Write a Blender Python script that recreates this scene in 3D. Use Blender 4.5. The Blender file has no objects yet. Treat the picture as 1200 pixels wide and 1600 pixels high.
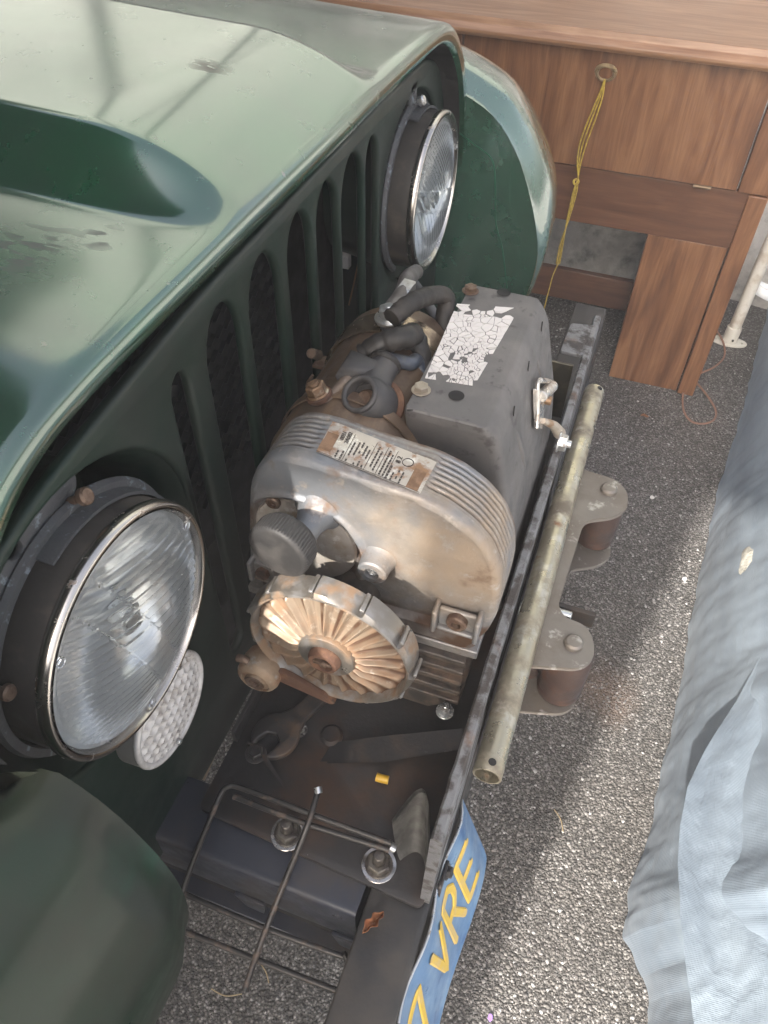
import bpy, bmesh, math, random
import numpy as np
from mathutils import Vector, Matrix
R = math.radians
random.seed(7); rng = np.random.default_rng(7)
S = bpy.context.scene
COL = S.collection
# ------------------------------------------------------------------ camera, sky, sun, exposure
FPX = 1210.0
CAM = np.array([0.0, 0.0, 1.3])
RX = np.array([0.9409006, 0.2564688, -0.22120083])     # world X, Y, Z in camera axes (right, down, forward)
RY = np.array([0.33840226, -0.68533118, 0.6448295])
RZ = np.array([0.01378282, -0.68157532, -0.73161815])
ROT = np.array([RX, RY, RZ])
def on(px, py, x=None, y=None, z=None):
    """the point on a plane x=, y= or z= (metres) that the photograph shows at a pixel"""
    d = ROT @ np.array([(px - 600) / FPX, (py - 800) / FPX, 1.0])
    t = ((x - CAM[0]) / d[0] if x is not None else (y - CAM[1]) / d[1] if y is not None else (z - CAM[2]) / d[2])
    return CAM + t * d
cam = bpy.data.cameras.new('camera')
cam.sensor_fit = 'VERTICAL'; cam.sensor_height = 36.0; cam.lens = 36.0 * FPX / 1600.0
cam.clip_start = 0.02; cam.clip_end = 400
co = bpy.data.objects.new('camera', cam); COL.objects.link(co)
m = Matrix(((ROT[0][0], -ROT[0][1], -ROT[0][2], 0), (ROT[1][0], -ROT[1][1], -ROT[1][2], 0), (ROT[2][0], -ROT[2][1], -ROT[2][2], 1.3), (0, 0, 0, 1)))
co.matrix_world = m
S.camera = co
SUN_TRAVEL = Vector((0.16, 0.78, -0.62)).normalized()
to_sun = -SUN_TRAVEL
w = bpy.data.worlds.new('World'); S.world = w; w.use_nodes = True
nt = w.node_tree; nt.nodes.clear()
sky = nt.nodes.new('ShaderNodeTexSky'); sky.sky_type = 'NISHITA'; sky.sun_disc = False
sky.sun_elevation = math.asin(to_sun.z); sky.sun_rotation = math.atan2(to_sun.x, to_sun.y)
sky.dust_density = 7.0; sky.air_density = 1.0; sky.ozone_density = 1.0
bg = nt.nodes.new('ShaderNodeBackground'); bg.inputs[1].default_value = 0.15
wo = nt.nodes.new('ShaderNodeOutputWorld')
hs_ = nt.nodes.new('ShaderNodeHueSaturation'); hs_.inputs['Saturation'].default_value = .62
nt.links.new(sky.outputs[0], hs_.inputs['Color']); nt.links.new(hs_.outputs[0], bg.inputs[0]); nt.links.new(bg.outputs[0], wo.inputs[0])
sl = bpy.data.lights.new('sun', 'SUN'); sl.energy = 3.8; sl.angle = R(1.0); sl.color = (1.0, 0.945, 0.87)
so = bpy.data.objects.new('sun', sl); COL.objects.link(so)
so.rotation_euler = SUN_TRAVEL.to_track_quat('-Z', 'Y').to_euler()
S.view_settings.view_transform = 'Standard'; S.view_settings.look = 'None'
S.view_settings.exposure = 1.76; S.view_settings.gamma = 1.0; S.view_settings.use_curve_mapping = False
# ------------------------------------------------------------------ material helper
def srgb(h):
    h = h.lstrip('#'); v = [int(h[i:i+2], 16) / 255 for i in (0, 2, 4)]
    return tuple((c / 12.92 if c <= .04045 else ((c + .055) / 1.055) ** 2.4) for c in v) + (1,)
def C4(c): return (tuple(c) + (1,))[:4] if not isinstance(c, str) else srgb(c)
def pmat(name, base, rough=.6, metal=0.0, layers=(), bump=None, spec=.5, coat=0, coat_rough=.1, coat_ior=1.5, rough_var=.15, trans=0, ior=1.45, aniso=None, bumps=()):
    """layers: (colour, scale, threshold, softness, [x,y,z stretch], [metal], [rough]) patches over the base"""
    mt = bpy.data.materials.new(name); mt.use_nodes = True
    t = mt.node_tree; N = t.nodes; L = t.links; N.clear()
    out = N.new('ShaderNodeOutputMaterial'); b = N.new('ShaderNodeBsdfPrincipled'); L.new(b.outputs[0], out.inputs[0])
    tc = N.new('ShaderNodeTexCoord')
    src = tc.outputs['Object']
    def noise(scale, stretch=None, detail=6, rgh=.6, off=0):
        mp = N.new('ShaderNodeMapping'); L.new(src, mp.inputs[0])
        mp.inputs['Location'].default_value = (off, off * .7, off * 1.3)
        if stretch: mp.inputs['Scale'].default_value = stretch
        n = N.new('ShaderNodeTexNoise'); n.inputs['Scale'].default_value = scale; n.inputs['Detail'].default_value = detail
        n.inputs['Roughness'].default_value = rgh; L.new(mp.outputs[0], n.inputs[0]); return n.outputs[0]
    def mapr(v, a, bb, c=0, d=1, smooth=True):
        r = N.new('ShaderNodeMapRange'); r.inputs[1].default_value = a; r.inputs[2].default_value = bb
        r.inputs[3].default_value = c; r.inputs[4].default_value = d
        if smooth: r.interpolation_type = 'SMOOTHSTEP'
        L.new(v, r.inputs[0]); return r.outputs[0]
    rgb = N.new('ShaderNodeRGB'); rgb.outputs[0].default_value = C4(base); cur = rgb.outputs[0]
    met = None; ro = mapr(noise(35, off=3), .3, .7, max(.02, rough - rough_var), min(1, rough + rough_var), False)
    for i, l in enumerate(layers):
        colr, sc, th, soft = l[:4]
        f = mapr(noise(sc, l[4] if len(l) > 4 else None, off=5 + 2 * i), th - soft, th + soft)
        mx = N.new('ShaderNodeMixRGB'); L.new(f, mx.inputs[0]); L.new(cur, mx.inputs[1]); mx.inputs[2].default_value = C4(colr); cur = mx.outputs[0]
        if len(l) > 5 and l[5] is not None:
            mm = N.new('ShaderNodeMix'); L.new(f, mm.inputs[0])
            if met is None: mm.inputs[2].default_value = metal
            else: L.new(met, mm.inputs[2])
            mm.inputs[3].default_value = l[5]; met = mm.outputs[0]
        if len(l) > 6:
            mm = N.new('ShaderNodeMix'); L.new(f, mm.inputs[0]); L.new(ro, mm.inputs[2]); mm.inputs[3].default_value = l[6]; ro = mm.outputs[0]
    L.new(cur, b.inputs['Base Color'])
    if met is None: b.inputs['Metallic'].default_value = metal
    else: L.new(met, b.inputs['Metallic'])
    L.new(ro, b.inputs['Roughness'])
    b.inputs['Specular IOR Level'].default_value = spec
    b.inputs['IOR'].default_value = ior
    b.inputs['Coat Weight'].default_value = coat; b.inputs['Coat Roughness'].default_value = coat_rough; b.inputs['Coat IOR'].default_value = coat_ior
    b.inputs['Transmission Weight'].default_value = trans
    last = None
    for sc, st, dist in ([bump] if bump else []) + list(bumps):
        bp = N.new('ShaderNodeBump'); bp.inputs['Strength'].default_value = st; bp.inputs['Distance'].default_value = dist
        L.new(noise(sc, off=11), bp.inputs['Height'])
        if last: L.new(last, bp.inputs['Normal'])
        last = bp.outputs[0]
    if last: L.new(last, b.inputs['Normal'])
    return mt
# ------------------------------------------------------------------ geometry helper
class G:
    def __init__(s): s.v = []; s.f = []
    def add(s, v, f):
        o = len(s.v); s.v += [tuple(map(float, p)) for p in v]; s.f += [tuple(i + o for i in q) for q in f]; return s
    def box(s, c, d, rot=None):
        c = Vector(c); h = Vector(d) / 2; vs = []
        for x in (-1, 1):
            for y in (-1, 1):
                for z in (-1, 1):
                    p = Vector((x * h.x, y * h.y, z * h.z))
                    if rot is not None: p = rot @ p
                    vs.append(c + p)
        return s.add(vs, [(0, 1, 3, 2), (4, 6, 7, 5), (0, 4, 5, 1), (2, 3, 7, 6), (0, 2, 6, 4), (1, 5, 7, 3)])
    def b2(s, a, b): return s.box([(p + q) / 2 for p, q in zip(a, b)], [abs(p - q) for p, q in zip(a, b)])
    def lathe(s, prof, o, axis, n=32, closed=False, a0=0, a1=2 * math.pi):
        """prof: (radius, distance along the axis)"""
        o = Vector(o); ax = Vector(axis).normalized(); u = ax.orthogonal().normalized(); w = ax.cross(u)
        full = abs(a1 - a0) > 6.28; k = n if full else n + 1; vs = []
        for r, h in prof:
            for i in range(k):
                a = a0 + (a1 - a0) * i / n
                vs.append(o + ax * h + (u * math.cos(a) + w * math.sin(a)) * max(r, 1e-5))
        fs = []
        m_ = len(prof)
        for j in range(m_ if closed else m_ - 1):
            for i in range(n):
                i2 = (i + 1) % k; j2 = (j + 1) % m_
                fs.append((j * k + i, j * k + i2, j2 * k + i2, j2 * k + i))
        return s.add(vs, fs)
    def cyl(s, p0, p1, r, r1=None, n=24, ch=0):
        p0 = Vector(p0); p1 = Vector(p1); L_ = (p1 - p0).length; r1 = r if r1 is None else r1
        pr = [(0, 0), (r - ch, 0)] + ([(r, ch)] if ch else []) + ([(r1, L_ - ch)] if ch else []) + [(r1 - ch, L_), (0, L_)]
        if not ch: pr = [(0, 0), (r, 0), (r, 0), (r1, L_), (r1, L_), (0, L_)]
        return s.lathe(pr, p0, p1 - p0, n)
    def torus(s, o, axis, R_, r, n=64, k=12, sx=1.0):
        return s.lathe([(R_ + r * math.cos(a), r * sx * math.sin(a)) for a in np.linspace(0, 2 * math.pi, k, endpoint=False)], o, axis, n, closed=True)
    def tube(s, pts, r, n=10, smooth=6, cap=True, rf=None):
        P = [np.array(p, float) for p in pts]
        if smooth > 1 and len(P) > 2:
            Q = []
            for i in range(len(P) - 1):
                a = P[max(i - 1, 0)]; b_ = P[i]; c = P[i + 1]; d = P[min(i + 2, len(P) - 1)]
                for t in np.linspace(0, 1, smooth, endpoint=False):
                    Q.append(.5 * ((2 * b_) + (-a + c) * t + (2 * a - 5 * b_ + 4 * c - d) * t * t + (-a + 3 * b_ - 3 * c + d) * t ** 3))
            Q.append(P[-1]); P = Q
        vs = []; fs = []; up = None
        for i, p in enumerate(P):
            d = Vector(P[min(i + 1, len(P) - 1)] - P[max(i - 1, 0)]).normalized()
            if up is None: up = d.orthogonal().normalized()
            up = (up - d * up.dot(d)).normalized(); w = d.cross(up)
            rr = r if rf is None else r * rf(i / (len(P) - 1), i)
            for k in range(n):
                a = 2 * math.pi * k / n; vs.append(Vector(p) + (up * math.cos(a) + w * math.sin(a)) * rr)
        for i in range(len(P) - 1):
            for k in range(n):
                k2 = (k + 1) % n; fs.append((i * n + k, i * n + k2, (i + 1) * n + k2, (i + 1) * n + k))
        if cap: fs.append(tuple(range(n - 1, -1, -1))); fs.append(tuple((len(P) - 1) * n + k for k in range(n)))
        return s.add(vs, fs)
    def grid(s, fn, nu, nv, wrapu=False):
        vs = []; fs = []
        ku = nu if wrapu else nu + 1
        for j in range(nv + 1):
            for i in range(ku): vs.append(fn(i / nu, j / nv))
        for j in range(nv):
            for i in range(nu):
                i2 = (i + 1) % ku; fs.append((j * ku + i, j * ku + i2, (j + 1) * ku + i2, (j + 1) * ku + i))
        return s.add(vs, fs)
    def loft(s, rings, closed=True, caps=True):
        k = len(rings[0]); vs = [p for r_ in rings for p in r_]; fs = []
        for j in range(len(rings) - 1):
            for i in range(k if closed else k - 1):
                i2 = (i + 1) % k; fs.append((j * k + i, j * k + i2, (j + 1) * k + i2, (j + 1) * k + i))
        if caps and closed: fs.append(tuple(range(k - 1, -1, -1))); fs.append(tuple((len(rings) - 1) * k + i for i in range(k)))
        return s.add(vs, fs)
    def hexbolt(s, o, axis, r, h, washer=0, shank=0, n=6):
        o = Vector(o); ax = Vector(axis).normalized()
        if washer: s.cyl(o, o + ax * h * .18, washer, n=28, ch=h * .04)
        s.lathe([(0, h * .18), (r, h * .18), (r, h * .9), (r * .88, h), (r * .6, h), (r * .55, h * .93), (0, h * .93)], o, ax, 6)
        if shank: s.lathe([(r * .48, h * .9), (r * .48, h + shank), (r * .4, h + shank + r * .08), (0, h + shank + r * .08)], o, ax, 14)
        return s
def plate(outline, holes, thick, frame, bev=0.0, res=1):
    """flat piece with real holes and rounded edges; frame = (origin, u, v) world vectors, thickness along u x v"""
    cu = bpy.data.curves.new('c', 'CURVE'); cu.dimensions = '2D'; cu.fill_mode = 'BOTH'
    for poly in [outline] + list(holes):
        sp = cu.splines.new('POLY'); sp.points.add(len(poly) - 1); sp.use_cyclic_u = True
        for p, q in zip(sp.points, poly): p.co = (q[0], q[1], 0, 1)
    cu.extrude = max(thick / 2 - bev, 1e-5); cu.bevel_depth = bev; cu.bevel_resolution = res; cu.offset = -bev
    ob = bpy.data.objects.new('c', cu); COL.objects.link(ob)
    me = bpy.data.meshes.new_from_object(ob)
    bpy.data.objects.remove(ob); bpy.data.curves.remove(cu)
    o, u, v = map(Vector, frame); w = u.cross(v)
    g = G(); g.add([o + u * p.co.x + v * p.co.y + w * p.co.z for p in me.vertices], [tuple(f.vertices) for f in me.polygons])
    bpy.data.meshes.remove(me); return g
def rounded(poly, r, n=6):
    out = []; k = len(poly)
    for i in range(k):
        p = np.array(poly[i], float); a = np.array(poly[i - 1], float) - p; b = np.array(poly[(i + 1) % k], float) - p
        rr = r[i] if isinstance(r, (list, tuple)) else r
        la = np.linalg.norm(a); lb = np.linalg.norm(b); rr = min(rr, la * .48, lb * .48)
        p0 = p + a / la * rr; p1 = p + b / lb * rr
        for t in np.linspace(0, 1, n): out.append(tuple((1 - t) ** 2 * p0 + 2 * t * (1 - t) * p + t * t * p1))
    return out
def circ(cx, cy, r, n=32): return [(cx + r * math.cos(2 * math.pi * i / n), cy + r * math.sin(2 * math.pi * i / n)) for i in range(n)]
def wpos(o):
    p = Vector((0, 0, 0))
    while o is not None: p += o.location; o = o.parent
    return p
def mesh(name, g, mat, parent=None, at=None, smooth=40, bevel=0, **props):
    me = bpy.data.meshes.new(name)
    base = wpos(parent) if parent else Vector((0, 0, 0))
    org = Vector(at) if at is not None else base
    me.from_pydata([tuple(Vector(p) - org) for p in g.v], [], g.f)
    me.materials.append(mat)
    bm = bmesh.new(); bm.from_mesh(me); bmesh.ops.remove_doubles(bm, verts=bm.verts, dist=1e-6); bmesh.ops.recalc_face_normals(bm, faces=bm.faces); bm.to_mesh(me); bm.free()
    if smooth:
        me.shade_smooth(); me.set_sharp_from_angle(angle=R(smooth))
    o = bpy.data.objects.new(name, me); COL.objects.link(o)
    if parent: o.parent = parent
    o.location = org - base
    if bevel:
        b = o.modifiers.new('b', 'BEVEL'); b.width = bevel; b.segments = 2; b.limit_method = 'ANGLE'; b.angle_limit = R(35); b.harden_normals = False
    for k, v in props.items(): o[k] = v
    return o
def thing(name, loc, label, cat, group=None):
    o = bpy.data.objects.new(name, None); COL.objects.link(o); o.location = loc; o.empty_display_size = .02
    o['label'] = label; o['category'] = cat
    if group: o['group'] = group
    return o
def clone(o, parent=None, loc=None, rot=None):
    c = o.copy(); COL.objects.link(c)
    if parent is not None: c.parent = parent
    if loc is not None: c.location = Vector(loc) - (wpos(parent) if parent is not None else Vector())
    if rot is not None: c.rotation_euler = rot
    for ch in [x for x in o.children]: clone(ch, c)
    return c
def sstep(a, b, x):
    t = np.clip((x - a) / (b - a), 0, 1); return t * t * (3 - 2 * t)
from mathutils import noise as MN
def fn3(x, y, z, s=1.0): return MN.noise(Vector((x * s, y * s, z * s)))
# ------------------------------------------------------------------ materials
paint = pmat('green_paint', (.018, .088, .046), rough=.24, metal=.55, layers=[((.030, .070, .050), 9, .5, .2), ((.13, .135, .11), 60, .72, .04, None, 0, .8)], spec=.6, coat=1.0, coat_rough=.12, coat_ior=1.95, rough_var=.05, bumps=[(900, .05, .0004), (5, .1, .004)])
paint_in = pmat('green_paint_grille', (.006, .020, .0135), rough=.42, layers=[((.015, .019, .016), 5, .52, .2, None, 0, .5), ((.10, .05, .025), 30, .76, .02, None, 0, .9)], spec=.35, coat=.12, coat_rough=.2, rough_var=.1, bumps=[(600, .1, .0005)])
paint_near = pmat('green_paint_near_shaded', (.006, .024, .014), rough=.30, layers=[((.012, .014, .010), 4, .50, .16, None, 0, .45), ((.010, .055, .030), 4, .58, .1, None, .2, .25)], spec=.25, coat=.15, coat_rough=.10, bumps=[(700, .12, .0005)])  # car paint darkened for its dark reflection, green patches for the bright one
paint_fender = pmat('green_paint_far_lit', (.045, .115, .080), rough=.26, metal=.25, layers=[((.055, .105, .078), 3, .52, .25)], spec=.6, coat=1.0, coat_rough=.11, coat_ior=2.1, rough_var=.04, bumps=[(900, .03, .0004)])  # car paint lightened for light reflected onto the far apron
blackm = pmat('black_void', (.012, .011, .011), rough=.8)
dark_steel = pmat('dark_steel', (.035, .033, .034), rough=.45, metal=.3, layers=[((.06, .045, .035), 18, .56, .1, None, 0, .8), ((.10, .10, .10), 90, .68, .04, None, .5, .5)], bump=(250, .25, .001))
bumper_m = pmat('black_bumper_paint', (.020, .0195, .020), rough=.42, layers=[((.055, .048, .042), 12, .55, .15, None, 0, .75), ((.35, .35, .34), 130, .76, .01, None, 0, .8)], bump=(300, .2, .0008))
tray_m = pmat('tray_paint', (.026, .024, .024), rough=.55, layers=[((.075, .042, .026), 8, .56, .12, None, 0, .85), ((.30, .28, .26), 150, .77, .01, None, 0, .9)], bump=(200, .25, .001))
rail_m = pmat('rail_paint', (.028, .031, .042), rough=.42, layers=[((.05, .045, .045), 16, .56, .12, None, 0, .7), ((.3, .28, .26), 170, .76, .01, None, 0, .9)], bump=(160, .2, .001))
alu = pmat('cast_aluminium', (.27, .245, .215), rough=.5, metal=.5, layers=[((.235, .205, .18), 75, .52, .14), ((.32, .29, .26), 150, .56, .08, None, .6, .45), ((.29, .225, .165), 8, .58, .12, None, .2, .7), ((.20, .21, .225), 9, .53, .12, None, .5, .55), ((.15, .095, .06), 22, .63, .08, None, .1, .85), ((.38, .34, .30), 60, .64, .07, None, .6, .4)], bumps=[(420, .35, .0008), (60, .2, .001)])
alu_rust = pmat('rusty_cast_wheel', (.26, .20, .145), rough=.5, metal=.4, layers=[((.26, .16, .095), 45, .56, .14, None, .2, .7), ((.40, .33, .26), 110, .64, .06, None, .6, .4)], bumps=[(900, .12, .0003)])
alu_dull = pmat('dull_machined_aluminium', (.21, .19, .165), rough=.38, metal=.75, layers=[((.26, .25, .24), 50, .55, .1, (1, 1, .2), .6, .5), ((.20, .13, .08), 34, .57, .08, None, .2, .7)], bumps=[(300, .2, .0006)])
alu_dark = pmat('oily_cast_body', (.085, .070, .060), rough=.55, metal=.3, layers=[((.15, .10, .07), 14, .56, .12, None, 0, .8), ((.03, .028, .026), 24, .6, .1, None, 0, .6)], bumps=[(250, .3, .001)])
motor_m = pmat('brown_motor_case', (.15, .105, .075), rough=.42, metal=.45, layers=[((.24, .16, .10), 40, .55, .1, (1, .12, 1), .4, .6), ((.07, .045, .032), 16, .62, .08, None, .1, .8)], bumps=[(500, .3, .0006)])
rust = pmat('rust', (.085, .042, .026), rough=.85, layers=[((.15, .078, .045), 60, .57, .1), ((.045, .027, .02), 40, .60, .06)], bumps=[(350, .5, .001)])
rust_bolt = pmat('rusty_bolt', (.155, .105, .075), rough=.5, metal=.6, layers=[((.075, .042, .028), 90, .55, .08, None, 0, .9)], bumps=[(600, .4, .0006)])
zinc = pmat('zinc_bolt', (.55, .56, .56), rough=.3, metal=.9, layers=[((.25, .23, .21), 120, .6, .06, None, .4, .7)])
chrome = pmat('worn_chrome', (.48, .45, .42), rough=.24, metal=1.0, layers=[((.30, .22, .17), 80, .67, .05, None, .4, .6)], rough_var=.06)
bucket_m = pmat('grey_bucket_coating', (.05, .046, .043), rough=.5, metal=.2, layers=[((.10, .085, .07), 22, .57, .1, None, 0, .8)], bumps=[(260, .3, .0008)])
bowl_m = pmat('zinc_grey_bracket', (.085, .09, .095), rough=.55, metal=.4, layers=[((.07, .07, .075), 30, .5, .12, None, .1, .7), ((.20, .23, .26), 90, .62, .05)], bumps=[(300, .5, .0012)])
ctrl_m = pmat('grey_plastic_box', (.095, .090, .088), rough=.52, layers=[((.13, .12, .115), 20, .55, .15), ((.055, .05, .05), 70, .64, .06)], bumps=[(700, .35, .0007), (90, .25, .001)])
rubber = pmat('black_rubber', (.018, .016, .015), rough=.55, layers=[((.045, .038, .033), 40, .57, .12, None, 0, .75)], bumps=[(260, .5, .0012)])
rubber_grey = pmat('grey_rubber_boot', (.045, .043, .044), rough=.5, layers=[((.075, .068, .062), 35, .58, .12, None, 0, .7)], bumps=[(300, .3, .0008)])
knob_m = pmat('knob_plastic', (.022, .021, .021), rough=.55, layers=[((.05, .046, .043), 30, .56, .12)], bumps=[(400, .25, .0006)])
tube_m = pmat('yellow_zinc_pipe', (.40, .36, .27), rough=.30, metal=.85, layers=[((.15, .125, .095), 16, .54, .10, None, .2, .75), ((.50, .47, .40), 34, .62, .07, None, .9, .3), ((.20, .10, .05), 30, .66, .05, None, 0, .85)], bumps=[(400, .25, .0006)])
fair_m = pmat('grey_zinc_bracket', (.20, .18, .158), rough=.45, metal=.6, layers=[((.15, .125, .10), 18, .55, .14, None, .3, .65), ((.38, .36, .33), 60, .64, .06, None, .7, .4)], bumps=[(420, .25, .0006)])
roller_m = pmat('rusty_roller', (.070, .045, .038), rough=.5, metal=.35, layers=[((.12, .058, .035), 24, .55, .10, None, 0, .85), ((.06, .045, .04), 34, .6, .08)], bumps=[(300, .35, .0008)])
edge_steel = pmat('scaly_steel_plate', (.20, .20, .205), rough=.5, metal=.5, layers=[((.06, .052, .048), 50, .52, .08, None, .1, .8), ((.26, .26, .27), 80, .66, .04, None, .7, .4), ((.17, .10, .065), 20, .66, .08, None, 0, .8)], bumps=[(350, .6, .0015)])
wire_m = pmat('dark_wire', (.045, .042, .040), rough=.4, metal=.5, layers=[((.11, .08, .06), 60, .6, .08, None, 0, .8)], bumps=[(500, .3, .0005)])
wrench_m = pmat('dark_tool_steel', (.075, .07, .068), rough=.4, metal=.6, layers=[((.12, .08, .055), 30, .58, .1, None, .1, .75)], bumps=[(400, .3, .0006)])
# ------------------------------------------------------------------ ground
def ground_mat():
    mt = bpy.data.materials.new('asphalt'); mt.use_nodes = True; t = mt.node_tree; N = t.nodes; L = t.links
    b = N['Principled BSDF']; tc = N.new('ShaderNodeTexCoord')
    v = N.new('ShaderNodeTexVoronoi'); v.inputs['Scale'].default_value = 235; L.new(tc.outputs['Object'], v.inputs[0])
    v2 = N.new('ShaderNodeTexVoronoi'); v2.inputs['Scale'].default_value = 520; L.new(tc.outputs['Object'], v2.inputs[0])
    sep = N.new('ShaderNodeSeparateColor'); L.new(v.outputs['Color'], sep.inputs[0])
    cr = N.new('ShaderNodeValToRGB'); L.new(sep.outputs[0], cr.inputs[0])
    e = cr.color_ramp.elements; e[0].position = 0; e[0].color = (.085, .080, .076, 1); e[1].position = 1; e[1].color = (.42, .41, .40, 1)
    for p, c in ((.35, (.13, .122, .115, 1)), (.7, (.19, .18, .17, 1)), (.9, (.28, .27, .26, 1))):
        x = e.new(p); x.color = c
    mr = N.new('ShaderNodeMapRange'); mr.inputs[1].default_value = .25; mr.inputs[2].default_value = .62; mr.inputs[3].default_value = 1; mr.inputs[4].default_value = .35; L.new(v.outputs[0], mr.inputs[0])
    n = N.new('ShaderNodeTexNoise'); n.inputs['Scale'].default_value = 3.2; n.inputs['Detail'].default_value = 8; L.new(tc.outputs['Object'], n.inputs[0])
    m2 = N.new('ShaderNodeMapRange'); m2.inputs[1].default_value = .3; m2.inputs[2].default_value = .7; m2.inputs[3].default_value = .72; m2.inputs[4].default_value = 1.25; L.new(n.outputs[0], m2.inputs[0])
    mu = N.new('ShaderNodeMath'); mu.operation = 'MULTIPLY'; L.new(mr.outputs[0], mu.inputs[0]); L.new(m2.outputs[0], mu.inputs[1])
    hs = N.new('ShaderNodeMixRGB'); hs.blend_type = 'MULTIPLY'; hs.inputs[0].default_value = 1; L.new(cr.outputs[0], hs.inputs[1]); L.new(mu.outputs[0], hs.inputs[2]); 
    wn = N.new('ShaderNodeTexNoise'); wn.inputs['Scale'].default_value = 1.7; wn.inputs['Detail'].default_value = 5; L.new(tc.outputs['Object'], wn.inputs[0])
    wr = N.new('ShaderNodeMapRange'); wr.inputs[1].default_value = .40; wr.inputs[2].default_value = .60; L.new(wn.outputs[0], wr.inputs[0])
    wm = N.new('ShaderNodeMixRGB'); wm.blend_type = 'MULTIPLY'; L.new(wr.outputs[0], wm.inputs[0]); L.new(hs.outputs[0], wm.inputs[1]); wm.inputs[2].default_value = (.90, .86, .82, 1)
    cur = wm.outputs[0]
    for (qx, qy), rad_, col_, st_ in (((940, 1080), .085, (.22, .12, .07, 1), .35), ((850, 640), .20, (.10, .085, .075, 1), .5)):
        c_ = on(qx, qy, z=0); vd = N.new('ShaderNodeVectorMath'); vd.operation = 'DISTANCE'; vd.inputs[1].default_value = (c_[0], c_[1], 0); L.new(tc.outputs['Object'], vd.inputs[0])
        n5 = N.new('ShaderNodeTexNoise'); n5.inputs['Scale'].default_value = 18; L.new(tc.outputs['Object'], n5.inputs[0])
        ad = N.new('ShaderNodeMath'); ad.operation = 'MULTIPLY_ADD'; L.new(n5.outputs[0], ad.inputs[0]); ad.inputs[1].default_value = rad_ * .9; L.new(vd.outputs['Value'], ad.inputs[2])
        r5 = N.new('ShaderNodeMapRange'); r5.inputs[1].default_value = rad_ * .5; r5.inputs[2].default_value = rad_ * 1.45; r5.inputs[3].default_value = st_; r5.inputs[4].default_value = 0; L.new(ad.outputs[0], r5.inputs[0])
        m5 = N.new('ShaderNodeMixRGB'); L.new(r5.outputs[0], m5.inputs[0]); L.new(cur, m5.inputs[1]); m5.inputs[2].default_value = col_; cur = m5.outputs[0]
    L.new(cur, b.inputs[0])
    b.inputs['Roughness'].default_value = .62
    bp = N.new('ShaderNodeBump'); bp.invert = True; bp.inputs['Strength'].default_value = .9; bp.inputs['Distance'].default_value = .0045; L.new(v.outputs[0], bp.inputs['Height'])
    b2 = N.new('ShaderNodeBump'); b2.invert = True; b2.inputs['Strength'].default_value = .5; b2.inputs['Distance'].default_value = .003; L.new(v2.outputs[0], b2.inputs['Height']); L.new(bp.outputs[0], b2.inputs['Normal'])
    L.new(b2.outputs[0], b.inputs['Normal']); return mt
gm = ground_mat()
g = G(); g.add([(-60, -60, 0), (60, -60, 0), (60, 60, 0), (-60, 60, 0)], [(0, 1, 2, 3)])
mesh('ground', g, gm, smooth=0, kind='structure', label='coarse grey asphalt with exposed stones')
# loose aggregate, one mass of small stones
def stones(name, n, x0, x1, y0, y1, smin, smax, cols, label, dens=None):
    ico = bmesh.new(); bmesh.ops.create_icosphere(ico, subdivisions=1, radius=1)
    iv = np.array([v.co[:] for v in ico.verts]); ifc = np.array([[v.index for v in f.verts] for f in ico.faces]); ico.free()
    px = rng.uniform(x0, x1, n); py = y0 + (y1 - y0) * rng.uniform(0, 1, n) ** 1.4
    s_ = smin + (smax - smin) * rng.uniform(0, 1, n) ** 3
    V = np.empty((n, 12, 3)); a = rng.uniform(0, 6.28, n); st = rng.uniform(.6, 1.2, (n, 3)) * np.array([1, 1, .55])
    jit = rng.uniform(.75, 1.15, (n, 12, 1))
    P = iv[None] * st[:, None, :] * jit * s_[:, None, None]
    V[..., 0] = P[..., 0] * np.cos(a)[:, None] - P[..., 1] * np.sin(a)[:, None] + px[:, None]
    V[..., 1] = P[..., 0] * np.sin(a)[:, None] + P[..., 1] * np.cos(a)[:, None] + py[:, None]
    V[..., 2] = P[..., 2] + s_[:, None] * .12
    F = (ifc[None] + (np.arange(n) * 12)[:, None, None]).reshape(-1, 3)
    me = bpy.data.meshes.new(name); me.vertices.add(n * 12); me.vertices.foreach_set('co', V.reshape(-1))
    me.loops.add(len(F) * 3); me.loops.foreach_set('vertex_index', F.reshape(-1).astype(np.int32))
    me.polygons.add(len(F)); me.polygons.foreach_set('loop_start', np.arange(0, len(F) * 3, 3, dtype=np.int32))
    for c in cols: me.materials.append(c)
    me.update(calc_edges=True)
    mi = np.repeat(rng.choice(len(cols), n, p=np.array([.34, .28, .2, .12, .06])[:len(cols)] / sum([.34, .28, .2, .12, .06][:len(cols)])), 20).astype(np.int32)
    me.polygons.foreach_set('material_index', mi)
    me.shade_smooth()
    o = bpy.data.objects.new(name, me); COL.objects.link(o); o['kind'] = 'stuff'; o['label'] = label; return o
scol = [pmat('stone_%s' % k, c, rough=.55, bumps=[(500, .3, .0006)]) for k, c in dict(a=(.12, .112, .104), b=(.17, .16, .15), c=(.23, .22, .21), d=(.075, .07, .068), e=(.42, .41, .40)).items()]
stones('gravel', 70000, -.75, .52, .28, 2.1, .0008, .0040, scol, 'small grey and brown stones set in the asphalt surface')
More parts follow.
